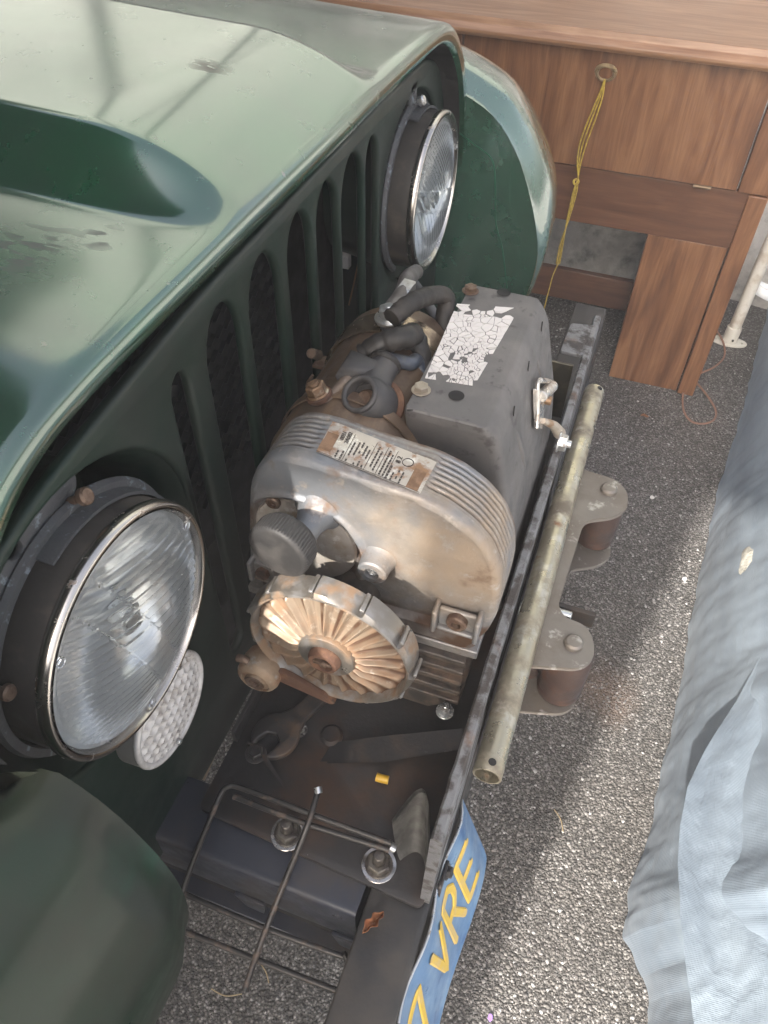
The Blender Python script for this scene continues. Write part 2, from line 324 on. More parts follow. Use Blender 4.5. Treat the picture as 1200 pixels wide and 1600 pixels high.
# ------------------------------------------------------------------ vehicle
def add_scuffs(mt, spots, base):
    nw = mt.node_tree; N = nw.nodes; L = nw.links; bs = [n for n in N if n.type == 'BSDF_PRINCIPLED'][0]; tc = N.new('ShaderNodeTexCoord')
    for (cx, cy, cz), rad_, colr, ro in spots:
        mp = N.new('ShaderNodeMapping'); L.new(tc.outputs['Object'], mp.inputs[0]); mp.inputs['Scale'].default_value = (1, 1, 1)
        vd = N.new('ShaderNodeVectorMath'); vd.operation = 'DISTANCE'; vd.inputs[1].default_value = (cx - base[0], cy - base[1], cz - base[2]); L.new(tc.outputs['Object'], vd.inputs[0])
        r1 = N.new('ShaderNodeMapRange'); r1.inputs[1].default_value = rad_ * .3; r1.inputs[2].default_value = rad_; r1.inputs[3].default_value = 1; r1.inputs[4].default_value = 0; L.new(vd.outputs['Value'], r1.inputs[0])
        mp.inputs['Scale'].default_value = (1, 3.5, 1); n = N.new('ShaderNodeTexNoise'); n.inputs['Scale'].default_value = 40; n.inputs['Detail'].default_value = 9; L.new(mp.outputs[0], n.inputs[0])
        r2 = N.new('ShaderNodeMapRange'); r2.inputs[1].default_value = .50; r2.inputs[2].default_value = .58; L.new(n.outputs[0], r2.inputs[0])
        mu = N.new('ShaderNodeMath'); mu.operation = 'MULTIPLY'; L.new(r1.outputs[0], mu.inputs[0]); L.new(r2.outputs[0], mu.inputs[1])
        for sock in ('Base Color', 'Roughness', 'Coat Weight'):
            inp = bs.inputs[sock]
            if sock == 'Base Color':
                m_ = N.new('ShaderNodeMixRGB'); L.new(inp.links[0].from_socket, m_.inputs[1]); m_.inputs[2].default_value = colr; L.new(mu.outputs[0], m_.inputs[0]); L.new(m_.outputs[0], inp)
            else:
                m_ = N.new('ShaderNodeMix'); m_.inputs[2].default_value = inp.default_value
                if inp.links: L.new(inp.links[0].from_socket, m_.inputs[2])
                m_.inputs[3].default_value = ro if sock == 'Roughness' else .05; L.new(mu.outputs[0], m_.inputs[0]); L.new(m_.outputs[0], inp)
add_scuffs(paint, [((-.365, .352, 1.05), .040, (.10, .11, .10, 1), .75), ((-.33, .385, 1.05), .018, (.12, .13, .12, 1), .7), ((-.36, .60, 1.09), .02, (.16, .15, .13, 1), .7), ((-.275, .56, 1.04), .012, (.3, .3, .28, 1), .7)], (-.29, .585, 0))
V = thing('off_road_vehicle', (-.29, .585, 0), 'dark green off-road vehicle front with seven slots between round headlights', 'vehicle')
XC = .585
sec = [(.0, 1.046), (.06, 1.046), (.12, 1.046), (.2, 1.045), (.28, 1.044), (.335, 1.042), (.37, 1.038), (.40, 1.029), (.425, 1.014), (.447, .995), (.465, .974), (.48, .948), (.492, .918), (.500, .885), (.505, .845)]
sy = [a for a, b in sec]; sz = [b for a, b in sec]
def catm(xs, ys, n):
    t = np.concatenate([[0], np.cumsum(np.hypot(np.diff(xs), np.diff(ys)))]); u = np.linspace(0, t[-1], n)
    def cub(v):
        m_ = np.gradient(v, t); i = np.clip(np.searchsorted(t, u) - 1, 0, len(t) - 2); h = t[i + 1] - t[i]; s_ = (u - t[i]) / h
        v = np.array(v)
        return (2 * s_**3 - 3 * s_**2 + 1) * v[i] + (s_**3 - 2 * s_**2 + s_) * h * m_[i] + (-2 * s_**3 + 3 * s_**2) * v[i + 1] + (s_**3 - s_**2) * h * m_[i + 1]
    return cub(np.array(xs)), cub(np.array(ys))
hy, hz = catm(sy, sz, 110)
yy = np.concatenate([-hy[::-1], hy[1:]]); zz = np.concatenate([hz[::-1], hz[1:]])
xr = [-.2575, -.2577, -.2585, -.2605, -.2635, -.2675, -.272] + list(np.linspace(-.278, -.5, 60)) + list(np.linspace(-.53, -1.9, 26))
offs = [.020, .012, .0065, .0032, .0012, .0003] + [0] * 200
def hood_pt(i, j):
    x = xr[j]; y = yy[i]; z = zz[i] + .035 * (-.258 - x)
    tb = min(1, max(0, (abs(y) - .122) / .046)); b = 1 - (tb * .45 + .55 * sstep(0, 1, tb)); tg = min(1, max(0, (-.262 - x) / .125)); gx = 1 - (1 - tg) ** 2.2
    z += .036 * b * gx + .003 * b * sstep(-.34, -.9, x)
    cut = offs[j] if j < len(offs) else 0
    cy, cz = 0, .6
    k = 1 - cut / math.hypot(y - cy, z - cz)
    return (x - .005, XC + cy + (y - cy) * k, cz + (z - cz) * k + .003)
g = G(); rows = [[hood_pt(i, j) for i in range(len(yy))] for j in range(len(xr))]
# inward return flange under the front edge, blackened as the shaded gap
r0 = [(x - .006, XC + (y - XC) * .998, z - .004) for x, y, z in rows[0]]
r00 = [(x - .045, XC + (y - XC) * .990, z - .002) for x, y, z in rows[0]]
g.loft([r0] + rows, closed=False, caps=False)
hood_o = mesh('hood', g, paint, V, smooth=60)
g = G().loft([r0, r00], closed=False, caps=False); g.loft([[(x - .03, y, z - .055) for x, y, z in r00], r00], closed=False, caps=False); mesh('dark_gap_strip', g, blackm, hood_o)
# side cowl below the hood, grille panel
XG = -.290
slots = [(.368, .392, .955, .60), (.420, .476, .972, .60), (.492, .551, .976, .60), (.569, .621, .979, .60), (.634, .688, .980, .60), (.697, .758, .980, .60), (.766, .803, .976, .60)]
def slotpoly(a, b, t, lo):
    r = (b - a) / 2; c = (a + b) / 2
    return [(c + r * math.cos(u), t - r * 1.5 + r * 1.5 * math.sin(u)) for u in np.linspace(0, math.pi, 16)] + [(c - r * math.cos(u), lo + r - r * math.sin(u)) for u in np.linspace(0, math.pi, 16)]
HLN = (.237, .840); HLF = (.923, .862)
out = rounded([(.095, .50), (.095, .88), (.14, .950), (.22, .976), (.42, .994), (.80, 1.000), (.97, 1.000), (1.03, .975), (1.075, .90), (1.075, .50)], .04, 8)
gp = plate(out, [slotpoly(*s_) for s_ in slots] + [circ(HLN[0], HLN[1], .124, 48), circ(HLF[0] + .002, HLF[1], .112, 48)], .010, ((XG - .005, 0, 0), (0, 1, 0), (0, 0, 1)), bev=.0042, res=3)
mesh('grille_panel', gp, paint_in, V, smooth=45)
g = G().box((XG - .060, XC, .985), (.05, .86, .012)); mesh('radiator_support', g, blackm, V, bevel=.003)
# radiator core behind the slots: fins slanting across dark core
fin_m = pmat('radiator_fins', (.03, .029, .028), rough=.6, metal=.3)
g = G().b2((-.47, .10, .5), (-.44, 1.07, 1.0)); rad = mesh('radiator', g, blackm, V)
g = G()
for k in range(26):
    for zc in np.arange(.58, 1.0, .022):
        y = .36 + k * .019
        g.box((-.436, y, zc), (.006, .016, .0016), Matrix.Rotation(R(28), 3, 'X'))
mesh('cooling_fin', g, fin_m, rad, smooth=0, kind='stuff')
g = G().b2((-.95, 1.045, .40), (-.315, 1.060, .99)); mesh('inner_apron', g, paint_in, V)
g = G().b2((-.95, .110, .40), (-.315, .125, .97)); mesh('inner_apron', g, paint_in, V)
# headlight bowls in the grille
def bowl(c, R0, nm='headlight_bowl'):
    g = G().lathe([(R0 + .004, -.002), (R0 - .004, -.012), (R0 - .012, -.03), (R0 - .018, -.055), (R0 - .022, -.085), (.03, -.095), (0, -.095)], (XG + .002, c[0], c[1]), (1, 0, 0), 64)
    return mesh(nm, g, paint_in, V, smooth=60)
bowl(HLN, .124); bowl((HLF[0] + .002, HLF[1]), .112)
# ---- headlights
def glass_mat(name, rough=.03, tint=(.93, .96, .95)):
    return pmat(name, tint, rough=rough, trans=1.0, ior=1.46, rough_var=.02, spec=.5)
glass = glass_mat('lens_glass', .025, (.97, .985, .99))
mirror = pmat('reflector_mirror', (.92, .94, .95), rough=.15, metal=.62, rough_var=.05, bumps=[(60, .15, .002)])
def headlight(x, c, flute, band, dense):
    h = mesh('headlight', G().lathe([(.088, -.004), (.0925, -.006), (.0925, -.040), (.086, -.052), (.080, -.062), (.05, -.078), (.03, -.10), (0, -.10)], (x, c[0], c[1]), (1, 0, 0), 72), bucket_m, V, at=(x, c[0], c[1]), smooth=50)
    g = G().torus((x - .002, c[0], c[1]), (1, 0, 0), .0912, .0036, 96, 14, 1.5)
    g.lathe([(.0885, .0030), (.0868, -.001), (.0862, -.006)], (x, c[0], c[1]), (1, 0, 0), 96)
    mesh('chrome_rim', g, chrome, h, smooth=70)
    # fluted lens
    cf, sf = math.cos(R(flute)), math.sin(R(flute)); cb, sb = math.cos(R(band)), math.sin(R(band))
    rl = .0862; nr, na = 170, 460
    def lens(u, v, back=0):
        a = 2 * math.pi * u; r = rl * v; y = r * math.cos(a); z = r * math.sin(a)
        X = .0165 * (1 - (r / rl) ** 2) ** .9 - .002
        q = y * -sf + z * cf          # across the flutes
        p = y * -sb + z * cb          # distance from the band axis
        s_ = y * cb + z * sb
        k = 0
        if r < rl * .95:
            if abs(p + .006) < .0135:
                k = .0024 * abs(math.sin(q * math.pi / .0105)) + (.0018 if abs(abs(p + .006) - .0125) < .001 else 0)
            elif p > 0: k = .0034 * abs(math.sin((q + s_ * s_ * .8) * math.pi / (.0054 if dense else .0078)))
            else: k = .0028 * abs(math.sin((q - s_ * s_ * .5) * math.pi / (.0064)))
        k *= sstep(.97, .90, v)
        return (x + X - (k if not back else .0022), c[0] + y, c[1] + z)
    g = G().grid(lambda u, v: lens(u, v), na, nr, wrapu=True)
    g.grid(lambda u, v: lens(u, 1 - v, 1), na, 24, wrapu=True)
    mesh('fluted_lens', g, glass, h, smooth=25)
    g = G().lathe([(.0862, -.004), (.080, -.013), (.066, -.028), (.048, -.043), (.028, -.053), (.012, -.057), (0, -.058)], (x, c[0], c[1]), (1, 0, 0), 72)
    mesh('reflector', g, mirror, h, smooth=80)
    g = G().cyl((x - .056, c[0], c[1]), (x - .030, c[0], c[1]), .009, n=20, ch=.002); g.torus((x - .030, c[0], c[1]), (1, 0, 0), .007, .0016, 20, 8)
    mesh('bulb', g, zinc, h)
    for a in (20, 140, 262):
        g = G(); y, z = math.cos(R(a)) * .0835, math.sin(R(a)) * .0835
        g.cyl((x, c[0] + y, c[1] + z), (x + .004, c[0] + y, c[1] + z), .0035, n=12, ch=.001)
        mesh('lens_lug', g, glass, h)
    # adjusting ring with tabs, behind the rim on the upper and outer side
    g = G().lathe([(.095, -.030), (.101, -.030), (.103, -.034), (.101, -.038), (.095, -.038)], (x, c[0], c[1]), (1, 0, 0), 60, closed=True, a0=R(-60), a1=R(190))
    g.lathe([(.094, -.018), (.0965, -.018), (.0965, -.030), (.094, -.030)], (x, c[0], c[1]), (1, 0, 0), 60, closed=True, a0=R(-40), a1=R(60))
    mesh('adjusting_ring', g, bowl_m, h, smooth=35)
    return h
h1 = headlight(-.266, HLN, -22, -73, False)
h2 = headlight(-.258, HLF, -62, -20, True)
# bracket pieces round the near headlight
g = plate(rounded([(.10, .02), (.115, .0), (.118, -.04), (.108, -.075), (.098, -.07), (.102, -.03)], .006), [circ(.107, -.03, .004, 14)], .003, ((-.318, HLN[0], HLN[1]), (0, -1, 0), (0, 0, 1)), bev=.001)
mesh('mounting_tab', g, bowl_m, h1)
g = plate(rounded([(-.03, .098), (.045, .090), (.075, .062), (.092, .066), (.06, .108), (.0, .120), (-.035, .112)], .008), [circ(.03, .104, .006, 16)], .006, ((-.305, HLN[0], HLN[1]), (0, -1, 0), (0, 0, 1)), bev=.002)
mesh('retaining_bracket', g, bowl_m, h1)
def screw(parent, p, ax, r=.004, h=.006, mat=None, nm='adjusting_screw'):
    g = G().cyl(p, Vector(p) + Vector(ax).normalized() * h, r, n=16, ch=r * .25)
    g.cyl(Vector(p) - Vector(ax).normalized() * .03, p, r * .5, n=10)
    return mesh(nm, g, mat or rust_bolt, parent, at=p)
screw(h1, (-.292, .258, .9440), (1, .2, .6), .006, .007)
screw(h1, (-.292, .150, .880), (1, 0, .2), .0055, .006)
screw(h2, (-.285, .925, .966), (1, 0, .4), .006, .008, zinc)
g = plate(rounded([(-.012, .098), (.012, .098), (.010, .124), (-.010, .124)], .004), [circ(0, .114, .003, 12)], .004, ((-.292, HLF[0], HLF[1]), (0, 1, 0), (0, 0, 1)), bev=.001)
mesh('retaining_bracket', g, bowl_m, h2)
g = G().tube([(-.285, .890, .757), (-.282, .882, .74), (-.27, .868, .722), (-.25, .855, .705)], .009, 12)
mesh('rubber_grommet', g, rubber, h2)
# ---- signal lamp
SL = (-.272, .247, .705)
sg = mesh('signal_lamp', G().lathe([(.046, .0), (.051, -.002), (.0515, -.020), (.046, -.024), (0, -.024)], SL, (1, 0, 0), 56), pmat('pale_lamp_housing', (.33, .32, .30), rough=.4, metal=.3), V, at=SL)
def siglens(u, v):
    a = 2 * math.pi * u; r = .0475 * v; y = r * math.cos(a); z = r * math.sin(a)
    c_, s_ = math.cos(R(-62)), math.sin(R(-62)); p = (y * c_ + z * s_); q = (-y * s_ + z * c_)
    k = abs(math.sin(p * math.pi / .0100)) ** .6 * abs(math.sin((q + (.004 if int(math.floor(p / .0100)) % 2 else 0)) * math.pi / .0090)) ** .6
    return (SL[0] + .006 * (1 - v * v) ** .6 - .0026 * k * sstep(1, .9, v), SL[1] + y, SL[2] + z)
lens_white = pmat('frosted_white_lens', (.62, .60, .58), rough=.22, layers=[((.42, .39, .36), 60, .55, .12)], coat=.7, coat_rough=.05)
mesh('patterned_lens', G().grid(siglens, 200, 70, wrapu=True), lens_white, sg, smooth=35)
mesh('lamp_rim', G().torus(SL, (1, 0, 0), .0485, .0032, 64, 10), lens_white, sg)
for a in (-100, 62):
    p = (SL[0] + .002, SL[1] + math.cos(R(a)) * .043, SL[2] + math.sin(R(a)) * .043)
    mesh('lens_screw', G().cyl(p, (p[0] + .004, p[1], p[2]), .003, n=14, ch=.0008), zinc, sg, at=p)
# ---- fenders (lofted profiles from the inner edge to the outer)
def fender(y_in, y_out, sgn, inner, near):
    px, pz = catm([p[0] for p in inner], [p[1] for p in inner], 70)
    rings = []; W = abs(y_out - y_in)
    ts = [0, .003, .008, .015, .024, .034, .045, .058, .074, .10, .13, .16, .19, W - .02, W - .008, W]
    for t in ts:
        rr = []
        for i, (x, z) in enumerate(zip(px, pz)):
            k = i / 69
            D = (.095 * sstep(-.195, -.27, x) if near else .020)
            drop = D * (1 - sstep(-.004, .05, t)) + .055 * (t / W) ** 2
            back = .012 * (1 - sstep(0, .03, t)) * k + .045 * (t / W) ** 2 * (.4 + .6 * k)
            yi = y_in - (sgn * -.010 * sstep(-.20, -.27, x) if near else 0)
            cr = .008 * math.exp(-((i - 46) / 3.5) ** 2) * sstep(.02, .07, t)
            rr.append((x - back + cr, yi + sgn * t, z - drop))
        rings.append(rr)
    g = G(); g.loft(rings, closed=False, caps=False)
    a0 = rings[0]; ap = []
    for d, ins in ((0, 0), (.004, .008), (.012, .016), (.05, .022), (.14, .014), (.30, .0)):
        ap.append([(x - ins * 1.4 - d * .28 * (1 if i > 22 else .3), y + sgn * (.002 + ins * .3), z - d) for i, (x, y, z) in enumerate(a0)])
    g.loft(ap, closed=False, caps=False)
    g.tube([rings[k][-1] for k in range(len(rings))], .005, 8, smooth=3)
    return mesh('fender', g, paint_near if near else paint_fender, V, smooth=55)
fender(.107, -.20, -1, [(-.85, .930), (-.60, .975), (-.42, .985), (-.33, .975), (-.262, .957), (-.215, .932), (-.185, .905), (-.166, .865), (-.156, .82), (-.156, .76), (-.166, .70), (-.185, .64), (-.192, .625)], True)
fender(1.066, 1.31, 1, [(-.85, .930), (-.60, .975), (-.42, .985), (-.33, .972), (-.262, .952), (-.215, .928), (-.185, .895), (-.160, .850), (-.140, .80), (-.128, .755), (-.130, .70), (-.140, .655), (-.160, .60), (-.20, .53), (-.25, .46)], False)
# rolled V lip on the far fender
g = G().tube([on(862, 305, y=1.16), on(840, 360, y=1.14), on(812, 420, y=1.12), on(795, 450, y=1.10)], .006, 10)
mesh('fender_lip', g, paint, V)
# connectors and wires seen through the slots
cq = on(541, 397, x=-.36); g = G().box(cq + np.array([0, 0, .010]), (.008, .009, .020)); g.box(cq - np.array([0, 0, .010]), (.010, .011, .018))
mesh('wiring_connector', g, pmat('white_plastic', (.62, .62, .62), rough=.5), V, bevel=.001)
g = G().tube([cq + np.array([0, 0, .02]), cq + np.array([.005, .015, .025]), cq + np.array([.01, .025, .0]), cq + np.array([.005, .02, -.04]), cq + np.array([0, .005, -.08])], .0011, 6)
mesh('wiring', g, pmat('brown_wire', (.22, .12, .06), rough=.5), V)
g = G().b2((-.40, .43, .90), (-.395, .62, .965)); mesh('radiator_shroud', g, pmat('dull_green_shroud', (.06, .09, .055), rough=.6), V, bevel=.002)
# frame rail that runs out to the bumper
g = G()
pr = rounded([(.190, .545), (.255, .545), (.255, .470), (.190, .470)], [.006, .003, .003, .002], 5)
rings = [[(x, y, z) for y, z in pr] for x in (-.9, -.62, -.30, -.085)]
g.loft(rings, closed=True)
rail = mesh('frame_rail', g, rail_m, V, smooth=50)
g = G().b2((-.80, .200, .415), (-.085, .255, .470)); mesh('rail_web', g, blackm, rail)
g = G().b2((-.80, .184, .410), (-.080, .255, .415)); mesh('rail_flange', g, rail_m, rail, bevel=.001)
g = plate(rounded([(0, 0), (.035, 0), (.032, -.030), (.012, -.026)], .004), [], .004, ((-.215, .188, .474), (1, 0, 0), (0, 0, 1)), bev=.0008); mesh('rail_tab', g, rail_m, rail)
g = plate(rounded([(0, 0), (.05, 0), (.045, -.035), (.008, -.03)], .004), [], .004, ((-.11, .188, .474), (1, 0, 0), (0, 0, 1)), bev=.0008); mesh('rail_tab', g, rail_m, rail)
# steering rod far below
g = G().tube([on(308, 1215, z=.40), on(345, 1130, z=.42), on(375, 1075, z=.44)], .010, 12)
mesh('brake_rod', g, pmat('tan_rod', (.26, .20, .15), rough=.5, metal=.2), V)
g = G().b2((-.62, .13, .30), (-.40, 1.04, .46)); mesh('axle_housing', g, blackm, V, bevel=.01)
# ---- bumper
g = G()
pr = rounded([(-.080, .544), (-.024, .544), (-.022, .42), (-.080, .42)], [.003, .006, .006, .003], 4)
g.loft([[(x, y, z) for x, z in pr] for y in (-.12, .5, 1.10, 1.27)], closed=True)
bump_ = thing('front_bumper', (-.05, .585, .42), 'flat black steel channel bumper ending beside the blue license plate', 'bumper')
mesh('channel', g, bumper_m, bump_, smooth=50)
# ---- winch mounting tray with tall front plate
T = thing('winch_mount', (-.14, .6, .548), 'black steel winch tray with upright front plate bolted over the bumper', 'winch mount')
fl = rounded([(-.262, .226), (-.030, .214), (-.030, .985), (-.262, .985)], .008)
g = plate(fl, [circ(-.205, .335, .010, 18)], .006, ((0, 0, .551), (1, 0, 0), (0, 1, 0)), bev=.001)
mesh('tray_floor', g, tray_m, T)
g = G()
pr = [(-.0345, .548), (-.0255, .548), (-.0235, .698), (-.0255, .7005), (-.0315, .7005), (-.0335, .698)]
ys = np.linspace(.222, .985, 60); rings = []
for y in ys:
    e = .0012 * fn3(0, y, 0, 60)
    rings.append([(x + (e if z > .69 else 0), y, z + (.0008 * fn3(1, y, 3, 90) if z > .69 else 0)) for x, z in pr])
g.loft(rings); mesh('front_plate', g, edge_steel, T, smooth=40)
g = plate(rounded([(-.026, .962), (-.060, .955), (-.062, .885), (-.030, .885)][::-1], .004), [], .005, ((0, 0, .6975), (1, 0, 0), (0, 1, 0)), bev=.001)
mesh('end_flange', g, edge_steel, T)
g = G()
g.b2((-.090, .872, .60), (-.040, .876, .69)); g.b2((-.090, .81, .60), (-.086, .872, .69)); mesh('end_bracket', g, pmat('greenish_bracket', (.06, .055, .042), rough=.4, metal=.4, layers=[((.10, .085, .06), 40, .55, .1)]), T, bevel=.001)
mesh('rear_upstand', G().b2((-.262, .30, .554), (-.257, .98, .575)), tray_m, T, bevel=.001)
# slanted gusset in the tray and the curved bracket in its corner
g = G().loft([[on(500, 1190, z=.556), on(520, 1160, z=.558)], [on(600, 1188, z=.575), on(600, 1150, z=.578)], [on(722, 1168, z=.59), on(722, 1138, z=.595)]], closed=False)
g2 = G(); g2.v = [(x, y, z - .004) for x, y, z in g.v]; g2.f = [f[::-1] for f in g.f]; g.add(g2.v, g2.f)
mesh('gusset', g, dark_steel, T, smooth=60)
def scoop(u, v):
    a = on(613, 1288, z=.605); b = on(672, 1305, z=.640); c = on(625, 1345, z=.560); d = on(668, 1380, z=.560)
    p = (1 - u) * ((1 - v) * a + v * c) + u * ((1 - v) * b + v * d)
    return p + np.array([0, .035 * math.sin(math.pi * u) * (1 - .5 * v), -.012 * math.sin(math.pi * v)])
g = G().grid(scoop, 24, 14); g.grid(lambda u, v: scoop(u, v) + np.array([-.002, .004, -.002]), 24, 14)
mesh('curved_bracket', g, pmat('worn_grey_bracket', (.15, .145, .135), rough=.35, metal=.5, layers=[((.05, .048, .045), 40, .52, .12, None, .1, .7)]), T, smooth=70)
def bolt_at(p, mat=zinc, r=.0085, w=.0135, par=T, shank=.012, ax=(0, 0, 1), h=.009, nm='mounting_bolt'):
    g = G().hexbolt(p, ax, r, h, w, shank); return mesh(nm, g, mat, par, at=p, smooth=30)
nut_m = pmat('oily_nut', (.14, .125, .105), rough=.4, metal=.5, layers=[((.06, .05, .045), 80, .5, .1)])
for q, rr in (((450, 1303), 1), ((592, 1352), 1)):
    p = on(*q, z=.554)
    mesh('washer', G().cyl(p, p + np.array([0, 0, .002]), .0165, n=32, ch=.0004), chrome, T, at=p)
    bolt_at(tuple(p + np.array([0, 0, .002])), nut_m, .0115, .013, shank=.014, h=.010)
bolt_at(tuple(on(400, 1178, z=.555)), wrench_m, .008, .011, shank=0)
bolt_at(tuple(on(695, 1112, z=.60)), zinc, .007, .009, shank=.004)
p = on(518, 1152, z=.554); mesh('round_stud', G().cyl(p, p + np.array([0, 0, .008]), .012, n=24, ch=.003), tray_m, T, at=p)
# ---- nut heads on the front plate
for q in ((812, 948), (872, 690)):
    p = on(*q, x=-.0225); bolt_at(tuple(p), zinc, .0075, .0095, T, .003, ax=(1, 0, 0), h=.008, nm='plate_bolt')
GLARE_DENSITY = .042
# ------------------------------------------------------------------ winch
def text_geo(s, size, frame, depth=.0004, bold=0.0, shear=0, sx=1.0):
    cu = bpy.data.curves.new('t', 'FONT'); cu.body = s; cu.size = size; cu.extrude = depth; cu.offset = bold; cu.shear = shear; cu.align_x = 'CENTER'; cu.align_y = 'CENTER'
    ob = bpy.data.objects.new('t', cu); COL.objects.link(ob); me = bpy.data.meshes.new_from_object(ob)
    bpy.data.objects.remove(ob); bpy.data.curves.remove(cu)
    o, u, v = [Vector(q) for q in frame]; u.normalize(); v.normalize(); w_ = u.cross(v)
    g = G(); g.add([o + u * p.co.x * sx + v * p.co.y + w_ * p.co.z for p in me.vertices], [tuple(f.vertices) for f in me.polygons]); bpy.data.meshes.remove(me); return g
W = thing('electric_winch', (-.16, .6, .557), 'weathered electric winch with ribbed aluminium gear housing and brown motor', 'winch')
YF = .410
def f2(px, py, y=YF): p = on(px, py, y=y); return (p[0], p[2])
outl = [f2(*q) for q in ((393, 885), (391, 800), (393, 752), (404, 725), (425, 707), (455, 704), (500, 716), (560, 737), (610, 754), (655, 768), (700, 790), (740, 820), (768, 853), (783, 890), (784, 925), (777, 958), (762, 985), (738, 1001), (697, 987), (600, 955), (500, 922), (420, 896))]
def dens(poly, n):
    P = np.array(poly + [poly[0]]); t = np.concatenate([[0], np.cumsum(np.linalg.norm(np.diff(P, axis=0), axis=1))]); u = np.linspace(0, t[-1], n, endpoint=False)
    return np.stack([np.interp(u, t, P[:, 0]), np.interp(u, t, P[:, 1])], 1)
NP_ = 420
pf = dens(outl, NP_)
for _ in range(14): pf = (np.roll(pf, 1, 0) + pf * 2 + np.roll(pf, -1, 0)) / 4
tan = np.roll(pf, -1, 0) - np.roll(pf, 1, 0); tan /= np.linalg.norm(tan, axis=1)[:, None]
nrm = np.stack([tan[:, 1], -tan[:, 0]], 1)
cen = pf.mean(0)
if ((pf - cen) * nrm).sum() < 0: nrm = -nrm
xl, xr_ = on(500, 690, z=.874)[0], on(672, 735, z=.874)[0]
zbot = .735
def side(i, y):
    x, z = pf[i]
    if z < .722: rib = 0
    elif xl - .002 < x < xr_ + .002 and z > .84: rib = 0
    elif x < -.262 or z < .80 and x < -.2: rib = 0
    else:
        k = (y - .4165) / .0060; rib = 0
        if 0 < k < 7.0:
            rib = .0042 * (math.sin(math.pi * k) ** 4)
            if x < xl: rib *= sstep(xl - .001, xl - .006, x)
            elif z > .84: rib *= sstep(xr_ + .001, xr_ + .006, x)
    return rib
g = G(); rings = []
ysamp = [(.4035, .0062), (.4045, .0030), (.4065, .0012), (.410, .0)] + [(y, 0) for y in np.linspace(.413, .462, 110)] + [(.465, .003), (.466, .012)]
for y, ins in ysamp:
    rings.append([(pf[i][0] - nrm[i][0] * (ins + side(i, y)), y, pf[i][1] - nrm[i][1] * (ins + side(i, y))) for i in range(NP_)])
g.loft(rings, caps=False)
dc = f2(476, 843); dr = .054
def face_y(x, z):
    d = math.hypot(x - dc[0], z - dc[1])
    y = .4035 + .009 * (1 - sstep(dr - .004, dr + .006, d)) - .0035 * math.exp(-((d - dr - .007) / .0035) ** 2)
    zl = .716 + (x + .17) * .05                              # step down to the base flange
    y -= .009 * (1 - sstep(zl - .0012, zl + .0012, z))
    y += .0008 * fn3(x, z, 1, 45)
    return y
ring0 = rings[0]; cx_, cz_ = cen
NR = 150; fr = []
for j in range(NR + 1):
    t = 1 - j / NR
    rr = []
    for i in range(NP_):
        x = cx_ + (ring0[i][0] - cx_) * t; z = cz_ + (ring0[i][2] - cz_) * t
        rr.append((x, face_y(x, z) if j > 0 else ring0[i][1], z))
    fr.append(rr)
g.loft(fr, caps=False)
alu_h = alu.copy(); alu_h.name = 'grimy_shaded_aluminium'; nw = alu_h.node_tree; bs_ = [n for n in nw.nodes if n.type == 'BSDF_PRINCIPLED'][0]
at_ = nw.nodes.new('ShaderNodeAttribute'); at_.attribute_name = 'grime_shade'; mx_ = nw.nodes.new('ShaderNodeMixRGB'); mx_.inputs[2].default_value = (.10, .052, .028, 1)
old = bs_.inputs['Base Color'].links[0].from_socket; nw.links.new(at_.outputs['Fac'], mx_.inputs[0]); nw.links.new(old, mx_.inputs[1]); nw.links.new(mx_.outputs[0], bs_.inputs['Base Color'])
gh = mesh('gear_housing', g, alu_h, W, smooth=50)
ga = gh.data.attributes.new('grime_shade', 'FLOAT', 'POINT'); gv = []  # dirt plus cavity shade painted round recess, flange, lugs and grooves
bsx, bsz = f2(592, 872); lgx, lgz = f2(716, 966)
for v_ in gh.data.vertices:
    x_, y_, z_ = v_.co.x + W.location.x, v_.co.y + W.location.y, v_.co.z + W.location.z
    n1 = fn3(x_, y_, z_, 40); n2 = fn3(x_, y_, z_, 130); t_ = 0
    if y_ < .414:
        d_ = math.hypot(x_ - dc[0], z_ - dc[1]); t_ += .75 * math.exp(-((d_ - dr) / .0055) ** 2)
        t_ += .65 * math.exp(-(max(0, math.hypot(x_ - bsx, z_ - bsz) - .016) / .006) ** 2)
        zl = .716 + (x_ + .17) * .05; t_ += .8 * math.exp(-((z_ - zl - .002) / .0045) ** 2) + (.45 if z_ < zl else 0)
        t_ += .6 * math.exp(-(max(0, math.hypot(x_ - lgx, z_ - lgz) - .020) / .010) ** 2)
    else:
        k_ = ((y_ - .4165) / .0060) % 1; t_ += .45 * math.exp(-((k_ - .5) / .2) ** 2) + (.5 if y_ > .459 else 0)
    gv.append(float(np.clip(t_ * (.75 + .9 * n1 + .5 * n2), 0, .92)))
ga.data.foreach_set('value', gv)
# round cover in the recess
g = G().lathe([(0, .0), (.046, .0), (.0490, -.0010), (.0502, -.004)], (dc[0], .4080, dc[1]), (0, -1, 0), 64)
cp = mesh('cover_plate', g, pmat('pale_cover_alloy', (.46, .42, .375), rough=.45, metal=.4, layers=[((.34, .27, .20), 24, .56, .12), ((.56, .53, .49), 90, .6, .06)], bumps=[(400, .3, .0006)]), W)
for q in ((519, 806), (428, 783)):
    p = on(*q, y=.4065); mesh('cover_screw', G().lathe([(.0068, 0), (.0068, .003), (.0055, .0042), (.0038, .0042), (.0035, .002), (0, .002)], p, (0, -1, 0), 24), rust_bolt if q[0] < 450 else zinc, cp, at=p)
